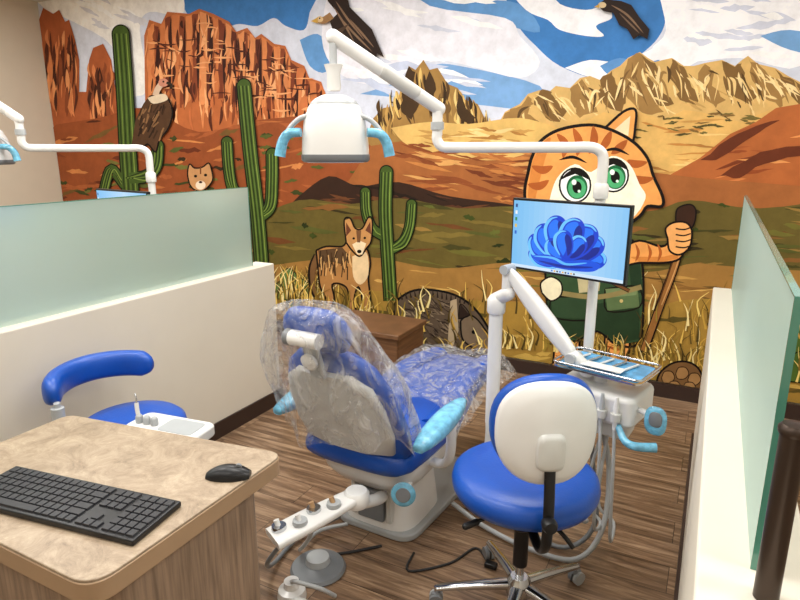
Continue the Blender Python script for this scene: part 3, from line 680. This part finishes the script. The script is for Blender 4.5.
for y,zc,hw,hh in prof: rr.append(sring((0,y,zc),X,(0,0,1),hw,hh,3.2,40))
loft(G,'seat_and_legrest',rr,BLUE,angle=80)
for s in(-1,1):
    rr=[sring((s*hw*.74,y,zc+.045),X,(0,0,1),.055,.028,2.2,20) for y,zc,hw,hh in prof[4:10]]
    loft(G,'seat_bolster',rr,BLUE,angle=80)
def back_sec(t):
    return -.20-.22*t,.44+.50*t
rr=[]
bw=[(0,.12,.02),(.03,.22,.05),(.12,.255,.058),(.3,.262,.056),(.5,.255,.055),(.7,.235,.052),(.86,.195,.05),(.95,.14,.04),(1,.06,.015)]
d=Vector((0,-.22,.50)).normalized(); nrm=Vector((0,-d.z,d.y))
for t,hw,hh in bw:
    y,zz=back_sec(t); rr.append(sring((0,y,zz),X,nrm,hw,hh,2.8,40))
loft(G,'backrest',rr,BLUE,angle=80)
rr=[]
for t,hw in((.14,.14),(.17,.21),(.35,.228),(.6,.218),(.78,.19),(.88,.12)):
    y,zz=back_sec(t); rr.append(sring(Vector((0,y,zz))+nrm*.042,X,nrm,hw,.03,3.2,32))
loft(G,'backrest_shell',rr,WHITE2,angle=80)
hc=Vector((0,-.475,1.035)); hd_=Vector((0,-.07,.2)).normalized(); hn=Vector((0,-hd_.z,hd_.y))
rr=[]
for t,hw,hh in((-.085,.06,.015),(-.075,.115,.035),(-.04,.14,.045),(0,.145,.045),(.04,.13,.04),(.07,.10,.03),(.08,.05,.012)):
    rr.append(sring(hc+hd_*t,X,hn,hw,hh,2.6,36))
loft(G,'headrest',rr,BLUE,angle=80)
def bx(name,c,a,b,cc,mat,bev):
    rot=Matrix((X,hn,hd_)).transposed(); box(G,name,c,(a,b,cc),mat,bevel=bev,rot=rot)
bx('headrest_bracket',hc+hn*.055-hd_*.08,.07,.02,.20,LGREY,.008)
cyl(G,'headrest_knuckle',hc+hn*.07-Vector((.06,0,0)),hc+hn*.07+Vector((.06,0,0)),.028,WHITE)
lathe(G,'headrest_knob',[(0,0),(.028,0),(.030,.02),(.02,.03),(0,.03)],hc+hn*.07-Vector((.06,0,0)),GREY,axis=(-1,0,0))
lathe(G,'headrest_dial',[(0,0),(.032,0),(.034,.012),(.02,.022),(0,.022)],hc+hn*.075-hd_*.09,WHITE,axis=tuple(hn))
for s in(-1,1):
    tube(G,'armrest_support',[(s*.20,-.02,.36),(s*.30,-.03,.37),(s*.335,-.04,.44),(s*.335,-.04,.58)],.026,WHITE,flat=.7)
    rr=[]
    for i in range(9):
        t=i/8; y=-.33+.40*t; q=max(.15,math.sin(pi*(.04+.92*t)))**.4
        rr.append(sring((s*(.335),y,.585+.035*t),X,(0,0,1),.048*q,.036*q,2.8,24))
    loft(G,'armrest_pad',rr,LBLUE,angle=80)
lathe(G,'seat_control_pad',[(0,0),(.045,0),(.05,.012),(.04,.02),(0,.02)],(.225,-.24,.32),LBLUE,axis=(.4,-1,.2))
lathe(G,'seat_control_face',[(0,0),(.03,0),(.028,.003),(0,.003)],(.225+.008,-.24-.02,.324),GREY,axis=(.4,-1,.2))
tube(G,'control_pad_arm',[(.15,-.05,.32),(.20,-.14,.31),(.225,-.23,.32)],.012,WHITE)
rr=[];RR=random.Random(3)
ph=[RR.uniform(0,6) for _ in range(8)]
for i in range(34):
    t=i/33
    zz=1.145-.575*t; yc=-.505+.225*t
    hw=.145+.16*min(1,t*1.9)**.9+.03*max(0,t-.6); hh=.085+.06*min(1,t*1.5)
    if t<.10: k=math.sqrt(max(.003,1-(1-t/.10)**2)); hw*=k;hh*=k
    ring=sring((0,yc,zz),X,(0,1,0),hw,hh,2.4,90)
    o=[]
    for j,p in enumerate(ring):
        a=2*pi*j/90; w=(.006+.026*t)*(math.sin(5*a+ph[0]+3*t)+.7*math.sin(9*a+ph[1]-5*t)+.5*math.sin(15*a+ph[2]+9*t)+.3*math.sin(23*a+11*t))
        dd=Vector((math.cos(a),math.sin(a),0)); o.append(p+dd*w*.6+Vector((0,0,(.035*math.sin(3*a+ph[3])+.028*math.sin(7*a))*t)))
    rr.append(o)
loft(G,'plastic_cover_back',rr,FILM,cap=False,angle=180)
vs=[];fs=[];nx,ny=44,60
for j in range(ny+1):
    y=.12+.84*j/ny
    for i in range(nx+1):
        x=-.30+.60*i/nx; e=abs(x)/.25
        zt=.535 if y<.3 else (.535+.03*min(1,(y-.3)/.15) if y<.6 else .565-.03*(y-.6)/.3)
        zz=zt-(.10*max(0,e-.85)/.35) +.008*math.sin(9*x+14*y)+.007*math.sin(31*x-22*y)+.005*math.sin(47*y+20*x)
        if y>.91: zz-=(y-.91)*1.6
        vs.append((x,y,zz+.024))
for j in range(ny):
    for i in range(nx):
        a=j*(nx+1)+i; fs.append((a,a+1,a+nx+2,a+nx+1))
mk(G,'plastic_cover_legrest',vs,fs,FILM,angle=180)

# assistant instrument arm (at chair head end)
G=Grp('assistant_instrument_arm',(-1.09,1.80,.33),world=True)
tube(G,'swing_arm',[(-1.12,1.98,.22),(-1.09,1.88,.27),(-1.10,1.78,.31),(-1.10,1.75,.34)],.030,WHITE,flat=.8)
lathe(G,'pivot',[(0,0),(.045,0),(.05,.01),(.05,.05),(.04,.062),(0,.062)],(-1.10,1.75,.32),WHITE)
a0=Vector((-1.10,1.75,.36));a1=Vector((-1.26,1.44,.31)); dd=(a1-a0).normalized(); sd=Vector((dd.y,-dd.x,0)).normalized(); upv=sd.cross(dd)
if upv.z<0: upv=-upv
rr=[]
for i in range(9):
    t=i/8; q=.6+.4*math.sin(pi*min(1,t+.1)) ; rr.append(sring(a0.lerp(a1,t),sd,upv,(.044+.026*t)*q**.3,.018,4,24))
loft(G,'holder_bar',rr,WHITE)
for k in range(4):
    c=a0.lerp(a1,.3+.2*k)+sd*(.014 if k%2 else -.014)
    lathe(G,f'holder_ring_{k+1}',[(.012,0),(.026,0),(.028,.006),(.026,.018),(.012,.018)],c+upv*.014,CHROME if k%2 else LGREY,n=24)
    cyl(G,f'suction_tip_{k+1}',c+upv*.02,c+upv*.05+sd*.01,.010,TIP if k<2 else WHITE)
tube(G,'hose_1',[a0.lerp(a1,.5)-upv*.01,(-1.24,1.62,.2),(-1.36,1.72,.05),(-1.38,1.88,.03),(-1.28,1.96,.05)],.008,LGREY)
tube(G,'hose_2',[a0.lerp(a1,.8)-upv*.01,(-1.34,1.50,.15),(-1.42,1.62,.03),(-1.44,1.82,.02),(-1.34,1.99,.05)],.009,GREY)

# foot control
G=Grp('foot_control',(-1.262,1.706,0))
lathe(G,'disc',[(0,0),(.108,0),(.112,.008),(.104,.02),(.07,.026),(.06,.034),(.03,.036),(0,.036)],(0,0,0),GREY,n=48)
lathe(G,'pedal_dome',[(0,.036),(.05,.036),(.045,.06),(.02,.066),(0,.066)],(0,0,0),LGREY)
tube(G,'cable',[(.02,.10,.012),(.06,.14,.007),(.12,.20,.007),(.16,.24,.007)],.006,DARK)
G=Grp('suction_canister',(-1.25,1.52,0))
lathe(G,'body',[(0,0),(.05,0),(.055,.02),(.05,.05),(.03,.06),(.028,.085),(0,.087)],(0,0,0),WHITE)
box(G,'bracket',(.05,-.03,.03),(.09,.03,.04),WHITE2,bevel=.008)
tube(G,'hose',[(0,0,.08),(.05,-.03,.12),(.12,.02,.08),(.14,.08,.012)],.008,LGREY)

# ------------------------------------------------------------------ dental operatory light on pole
LENS=M('lens',(226,232,236),.15,emit=.2)
def dental_light(px,py,pz0,el,tip,hz,nm='dental_light'):
    G=Grp(nm,(px,py,pz0),world=True)
    za=1.66; e=Vector((el[0],el[1],za)); p=Vector((px,py,za)); d=(e-p); d.z=0; d.normalize()
    cyl(G,'pole',(px,py,pz0),(px,py,za-.08),.021,WHITE)
    lathe(G,'pole_collar',[(0,0),(.028,0),(.030,.01),(.030,.05),(.024,.06),(0,.06)],(px,py,za-.20),WHITE)
    q=[Vector((px,py,za-.10)),Vector((px,py,za-.05)),p+d*.012+Vector((0,0,-.018)),p+d*.05,p+d*.12]
    tube(G,'elbow',q,.021,WHITE)
    cyl(G,'horizontal_arm',p+d*.11,e-d*.03,.021,WHITE)
    tube(G,'elbow_end',[e-d*.06,e-d*.02+Vector((0,0,.004)),e+Vector((0,0,.03)),e+Vector((0,0,.06))],.021,WHITE)
    cyl(G,'joint',e+Vector((0,0,.05)),e+Vector((0,0,.15)),.021,WHITE)
    lathe(G,'joint_ring',[(0,0),(.027,0),(.027,.03),(0,.03)],e+Vector((0,0,.07)),LGREY)
    k=e+Vector((0,0,.155)); tp=Vector(tip)
    n=(tp-k).normalized()
    capsule(G,'spring_arm',k-n*.01,tp,.024,WHITE,flat=1.1)
    capsule(G,'spring_arm_cover',k+n*.12,k.lerp(tp,.55),.027,WHITE2)
    b=tp+Vector((0,0,-.02))
    cyl(G,'drop_stem',b,b+Vector((0,0,-.08)),.014,LGREY)
    lathe(G,'drop_swivel',[(0,0),(.022,0),(.026,.012),(.024,.06),(.034,.09),(0,.09)],b+Vector((0,0,-.165)),WHITE)
    hcx=Vector((b.x,b.y,hz))
    f=Vector((-.50,.866,0)).normalized(); r_=Vector((.866,.50,0)).normalized(); U=Vector((0,0,1))
    secs=[(.135,.02,.02,0),(.132,.045,.04,0),(.118,.072,.06,0),(.09,.096,.08,.003),(.045,.113,.098,.008),(-.01,.121,.108,.014),(-.06,.125,.112,.018),(-.08,.125,.112,.019)]
    rr=[sring(hcx+U*z_+f*o,r_,f,a,b_,2.9,44) for z_,a,b_,o in secs]
    loft(G,'lamp_shell',rr,WHITE,angle=80)
    rr=[sring(hcx+U*z_+f*o,r_,f,a,b_,2.9,44) for z_,a,b_,o in((.112,.080,.067,.001),(.105,.086,.072,.001),(.100,.089,.074,.002))]
    loft(G,'lamp_top_band',rr,LGREY)
    rr=[sring(hcx+U*z_+f*.019,r_,f,a,b_,2.9,44) for z_,a,b_ in((-.078,.128,.115),(-.098,.128,.115),(-.106,.120,.106))]
    loft(G,'lamp_rim',rr,GREY)
    rr=[sring(hcx+U*z_+f*.019,r_,f,a,b_,2.9,44) for z_,a,b_ in((-.104,.110,.098),(-.1075,.108,.096))]
    loft(G,'lamp_lens',rr,LENS)
    for s in(-1,1):
        tube(G,'handle_bracket',[hcx+r_*s*.09+U*.06-f*.04,hcx+r_*s*.13+U*.045-f*.04,hcx+r_*s*.165+U*.01-f*.04,hcx+r_*s*.178-U*.03-f*.04],.013,LGREY,flat=.7)
        tube(G,'handle_grip',[hcx+r_*s*.120+U*.0-f*.06,hcx+r_*s*.165-U*.005-f*.05,hcx+r_*s*.190-U*.035-f*.04,hcx+r_*s*.202-U*.085-f*.04],[.016,.021],LBLUE)
    return G
dental_light(-.413,2.54,.795,(-1.036,2.319),(-1.285,1.945,2.045),1.712)
dental_light(-3.06,2.60,0.0,(-3.41,2.06),(-3.95,2.16,1.99),1.67)

# ------------------------------------------------------------------ monitor
def monitor(cx,cyy,zc,ang,w=.53,h=.305,nm='computer_monitor',back=.11):
    G=Grp(nm,(cx,cyy,zc),rz=ang)
    box(G,'bezel',(0,.012,0),(w,.022,h),BLACK,bevel=.003)
    box(G,'rear_housing',(0,.036,0),(w*.6,.03,h*.6),BLACK,bevel=.01)
    V=[];F=[];K=[];ly=[0]
    sw,sh=w/2-.008,h/2-.010
    def sp(P,col,sm=False):
        if sm:
            Q=catmull([(p[0],p[1],0) for p in P]+[(P[0][0],P[0][1],0)],6)[:-1];P=[(q.x,q.y) for q in Q]
        ly[0]+=1;y=-.0005-.00002*ly[0]
        W=[(max(-sw,min(sw,a*sw)),max(-sh,min(sh,b*sh))) for a,b in P]
        bb=len(V);V.extend([(a,y,b) for a,b in W])
        for t in tessellate_polygon([[Vector((a,b,0)) for a,b in W]]):
            F.append(tuple(bb+i for i in t));K.append(C(*col))
    def ribbon(P,wd,col):
        Q=[Vector((q.x,q.y)) for q in catmull([(p[0],p[1],0) for p in P],8)];m=len(Q);A=[];B=[]
        for i in range(m):
            t=(Q[min(m-1,i+1)]-Q[max(0,i-1)]).normalized();n=Vector((-t.y,t.x));s=i/(m-1);hh=wd*math.sin(pi*(.03+.94*s))**.7/2
            A.append(Q[i]+n*hh);B.append(Q[i]-n*hh)
        sp([(p.x,p.y) for p in A+B[::-1]],col)
    for i in range(20):
        a=-1+2*i/20;b=a+2/20+.002; q=max(0,1-abs(a-.1)*.9)
        sp([(a,-1),(b,-1),(b,1),(a,1)],(int(120+60*q),int(188+28*q),int(238+8*q)))
    def petal(ang_d,L,wd,bend,base=(.04,-.55)):
        a=math.radians(ang_d); ax=Vector((math.cos(a),math.sin(a)*1.7)); nx_=Vector((-math.sin(a),math.cos(a)*1.7))
        def pt(s,t): return Vector(base)+ax*(L*s)+nx_*(wd*t+bend*s*s)
        o=[pt(-.12,0),pt(.12,.55),pt(.45,.95),pt(.78,.92),pt(.98,.45),pt(1.0,-.05),pt(.86,-.45),pt(.5,-.62),pt(.15,-.4)]
        sp([tuple(p) for p in o],(10,62,206),True)
        o2=[pt(.1,.25),pt(.4,.62),pt(.74,.66),pt(.90,.30),pt(.88,-.02),pt(.6,-.1),pt(.3,0)]
        sp([tuple(p) for p in o2],(34,118,246),True)
        o3=[pt(.1,-.12),pt(.4,-.04),pt(.72,.06),pt(.86,-.1),pt(.74,-.4),pt(.45,-.5),pt(.2,-.34)]
        sp([tuple(p) for p in o3],(4,30,140),True)
        ribbon([tuple(pt(.12,.5)),tuple(pt(.45,.86)),tuple(pt(.78,.82)),tuple(pt(.95,.38)),tuple(pt(.96,-.06))],.06,(110,196,255))
    petal(186,.70,.22,-.10); petal(-6,.66,.22,.10); petal(160,.76,.28,-.04); petal(24,.70,.26,.04); petal(135,.74,.30,0); petal(48,.72,.28,0); petal(108,.74,.30,0); petal(76,.70,.28,-.02)
    petal(150,.46,.20,-.04,(.06,-.52)); petal(40,.46,.20,.04,(.04,-.52)); petal(96,.48,.22,0)
    sp([(-.62,-.60),(-.3,-.50),(0,-.62),(.35,-.50),(.62,-.58),(.5,-.80),(.1,-.86),(-.4,-.80)],(14,80,220),True)
    ribbon([(-.56,-.60),(-.2,-.58),(.05,-.70),(.4,-.58)],.07,(96,184,255)); ribbon([(-.45,-.72),(0,-.78),(.5,-.68)],.08,(4,34,150))
    sp([(-1,-1),(1,-1),(1,-.91),(-1,-.91)],(206,226,244))
    for i in range(9): sp([(-.22+i*.05,-.975),(-.19+i*.05,-.975),(-.19+i*.05,-.93),(-.22+i*.05,-.93)],[(30,110,210),(240,180,60),(60,60,70)][i%3])
    for i in range(5): sp([(-.96,.9-i*.2),(-.92,.9-i*.2),(-.92,.8-i*.2),(-.96,.8-i*.2)],[(40,70,130),(240,240,240),(60,140,80),(230,190,80),(40,100,200)][i])
    me=bpy.data.meshes.new('screen');me.from_pydata(V,[],F)
    ca=me.color_attributes.new('Col','FLOAT_COLOR','CORNER')
    for p_,c in zip(me.polygons,K):
        for li in p_.loop_indices: ca.data[li].color=c
    m=bpy.data.materials.get('screen_image')
    if not m:
        m=bpy.data.materials.new('screen_image');m.use_nodes=True;nt=m.node_tree;b=nt.nodes['Principled BSDF']
        a=nt.nodes.new('ShaderNodeVertexColor');a.layer_name='Col';nt.links.new(a.outputs['Color'],b.inputs['Emission Color']);b.inputs['Emission Strength'].default_value=1.05
        b.inputs['Base Color'].default_value=(.01,.01,.01,1);b.inputs['Roughness'].default_value=.3
    me.materials.append(m)
    o=bpy.data.objects.new('screen',me);bpy.context.scene.collection.objects.link(o);o.parent=G.e
    cyl(G,'mount_arm',(0,.045,-.02),(.03,back,-.02),.018,WHITE)
    box(G,'mount_plate',(0,.054,-.02),(.1,.008,.1),GREY,bevel=.003)
    return G
ang=math.atan2(2.36-2.528,-.269+.7705)
monitor(-.52,2.445,1.30,ang,back=.075)
monitor(-3.03,2.35,1.275,math.radians(-8),back=.2)

# ------------------------------------------------------------------ delivery unit
G=Grp('dental_delivery_unit',(-.32,2.38,0),world=True)
tube(G,'column_foot',[(-.93,2.36,.17),(-.88,2.385,.17),(-.82,2.41,.21),(-.79,2.42,.34),(-.79,2.42,.50)],.030,WHITE)
cyl(G,'column',(-.79,2.42,.45),(-.79,2.42,1.0),.030,WHITE)
lathe(G,'column_head',[(0,0),(.036,0),(.04,.01),(.04,.06),(.03,.075),(0,.075)],(-.79,2.42,.965),WHITE)
capsule(G,'head_link',(-.80,2.43,1.02),(-.735,2.40,1.06),.03,WHITE)
cyl(G,'head_riser',(-.742,2.405,1.05),(-.742,2.405,1.15),.022,WHITE)
a0=Vector((-.742,2.405,1.165));a1=Vector((-.43,2.32,.85)); dd=(a1-a0).normalized(); sd=Vector((dd.y,-dd.x,0)).normalized(); upv=sd.cross(dd)
rr=[]
for i in range(15):
    t=i/14; q=max(.1,math.sin(pi*(.03+.94*t)))**.35
    rr.append(sring(a0.lerp(a1,t),sd,upv,.026*q+.004*t,.034*q+.006*t,3,24))
loft(G,'balance_arm',rr,WHITE,angle=80)
cyl(G,'arm_pivot_top',a0-sd*.033,a0+sd*.033,.02,LGREY); cyl(G,'arm_pivot_low',a1-sd*.036,a1+sd*.036,.022,LGREY)
capsule(G,'lower_knuckle',(-.43,2.32,.85),(-.38,2.34,.80),.03,WHITE)
def rot2(c,a,P): 
    return [(c[0]+x*math.cos(a)-y*math.sin(a),c[1]+x*math.sin(a)+y*math.cos(a)) for x,y in P]
ua=math.radians(-14)
prism(G,'unit_head',rpoly(rot2((-.315,2.37),ua,[(-.165,-.12),(.165,-.12),(.165,.13),(-.165,.13)]),.045),.63,.75,WHITE,bevel=.02)
prism(G,'unit_lower',rpoly(rot2((-.315,2.37),ua,[(-.13,-.06),(.13,-.06),(.11,.10),(-.11,.10)]),.04),.55,.63,WHITE2,bevel=.012)
prism(G,'pole_socket',rpoly(rot2((-.40,2.51),ua,[(-.05,-.06),(.05,-.06),(.05,.07),(-.05,.07)]),.03),.66,.79,WHITE,bevel=.01)
cyl(G,'tray_post',(-.33,2.38,.75),(-.33,2.38,.815),.025,WHITE)
prism(G,'tray_plate',rpoly(rot2((-.31,2.36),ua,[(-.175,-.115),(.175,-.115),(.175,.115),(-.175,.115)]),.03),.815,.822,CHROME)
prism(G,'tray_liner',rpoly(rot2((-.31,2.36),ua,[(-.160,-.10),(.160,-.10),(.160,.10),(-.160,.10)]),.02),.822,.825,M('blue_tray_liner',(84,158,206),.35,var=.4,vscale=20))
P=rpoly(rot2((-.31,2.36),ua,[(-.175,-.115),(.175,-.115),(.175,.115),(-.175,.115)]),.03); P.append(P[0])
tube(G,'tray_rim',[(x,y,.835) for x,y in P],.005,CHROME,n=8,smoothp=False)
for k in range(5):
    q=rot2((-.31,2.36),ua,[(-.13+k*.05,-.07),(-.10+k*.05,.07)])
    capsule(G,f'instrument_{k+1}',(q[0][0],q[0][1],.831),(q[1][0],q[1][1],.831),.005,CHROME if k%2 else WHITE,n=10)
q=rot2((-.31,2.36),ua,[(-.07,-.085),(.09,-.085),(.09,-.03),(-.07,-.03)])
prism(G,'sterile_pouch',q,.836,.839,WHITE)
fr=rot2((-.315,2.37),ua,[(-.11+.055*k,-.138) for k in range(5)])
for k,(x,y) in enumerate(fr):
    lathe(G,f'holder_{k+1}',[(.010,0),(.018,0),(.019,.03),(.010,.03)],(x,y,.665),WHITE2,n=20)
    lathe(G,f'handpiece_{k+1}',[(0,-.05),(.008,-.05),(.009,.0),(.010,.04),(.006,.08),(0,.082)],(x,y,.68),LGREY if k%2 else WHITE,n=16)
    tube(G,f'handpiece_hose_{k+1}',[(x,y,.635),(x+.01,y-.02,.5),(x+.012*(k-2),y-.02,.30-.03*k),(x+.02,y+.10,.10+.02*k),(x-.05,y+.12,.25),(-.36+.02*k,2.38,.57)],.0065,LGREY,n=8)
hp=rot2((-.315,2.37),ua,[(.155,-.05),(.20,-.07),(.235,-.075),(.235,-.13)])
tube(G,'touchpad_arm',[(hp[0][0],hp[0][1],.70),(hp[1][0],hp[1][1],.70),(hp[2][0],hp[2][1],.705)],.012,WHITE)
rr=[sring((hp[2][0],hp[2][1]-.02+.008*i,.685),(1,-.2,0),(0,0,1),.040*s,.055*s,2.6,24) for i,s in enumerate((.8,1,1,.8))]
loft(G,'touchpad',rr,LBLUE)
rr=[sring((hp[2][0],hp[2][1]-.0215,.695),(1,-.2,0),(0,0,1),.024,.030,2.6,24),sring((hp[2][0],hp[2][1]-.0225,.695),(1,-.2,0),(0,0,1),.023,.029,2.6,24)]
loft(G,'touchpad_face',rr,GREY)
q=rot2((-.315,2.37),ua,[(.12,-.13),(.16,-.16),(.20,-.16),(.26,-.12)])
tube(G,'positioning_handle',[(q[0][0],q[0][1],.645),(q[1][0],q[1][1],.61),(q[2][0],q[2][1],.60),(q[3][0],q[3][1],.60)],[.012,.018],LBLUE)
tube(G,'umbilical_1',[(-.33,2.42,.57),(-.27,2.40,.38),(-.26,2.30,.15),(-.34,2.22,.025),(-.52,2.20,.02),(-.75,2.26,.02),(-.93,2.32,.05)],.011,LGREY)
tube(G,'umbilical_2',[(-.36,2.42,.57),(-.34,2.44,.35),(-.30,2.36,.12),(-.40,2.28,.02),(-.60,2.32,.018),(-.80,2.36,.018),(-.93,2.38,.05)],.010,GREY)

G=Grp('power_cable',(-.8,2.0,0),world=True)
tube(G,'cord',[(-.96,1.97,.006),(-.93,1.86,.006),(-.80,1.98,.006),(-.74,2.12,.006),(-.66,2.05,.006)],.005,DARK,n=8)
box(G,'plug',(-.645,2.04,.012),(.05,.03,.022),BLACK,bevel=.005)

# ------------------------------------------------------------------ lights
PANEL=M('light_diffuser',(255,252,245),.5,emit=2.0)
def lamp(x,y,e,sx=1.2,sy=.6):
    G=Grp('ceiling_light',(x,y,ZC),world=True)
    box(G,'frame',(x,y,ZC-.012),(sx+.05,sy+.05,.022),WHITE2)
    box(G,'diffuser',(x,y,ZC-.025),(sx,sy,.006),PANEL)
    l=bpy.data.lights.new('panel_light','AREA'); l.shape='RECTANGLE'; l.size=sx;l.size_y=sy;l.energy=e;l.color=(1,.98,.945)
    o=bpy.data.objects.new('panel_light',l);o.location=(x,y,ZC-.05);bpy.context.scene.collection.objects.link(o)
    o.parent=G.e;o.matrix_parent_inverse=G.m.inverted()
for x in(-4.9,-2.6,-.9,1.6):
    for y,e in((-.9,17),(1.1,29),(2.7,30)): lamp(x,y,e)
w=bpy.data.worlds.new('World');bpy.context.scene.world=w;w.use_nodes=True
w.node_tree.nodes['Background'].inputs[0].default_value=(1,.98,.95,1);w.node_tree.nodes['Background'].inputs[1].default_value=.3

cam=bpy.data.cameras.new('Camera');cam.lens=27;cam.sensor_width=36
co=bpy.data.objects.new('Camera',cam);bpy.context.scene.collection.objects.link(co)
co.location=(0,0,1.65);co.rotation_euler=(math.radians(90)-math.atan(.25),0,math.radians(27.5))
bpy.context.scene.camera=co
bpy.context.scene.view_settings.view_transform='Standard'
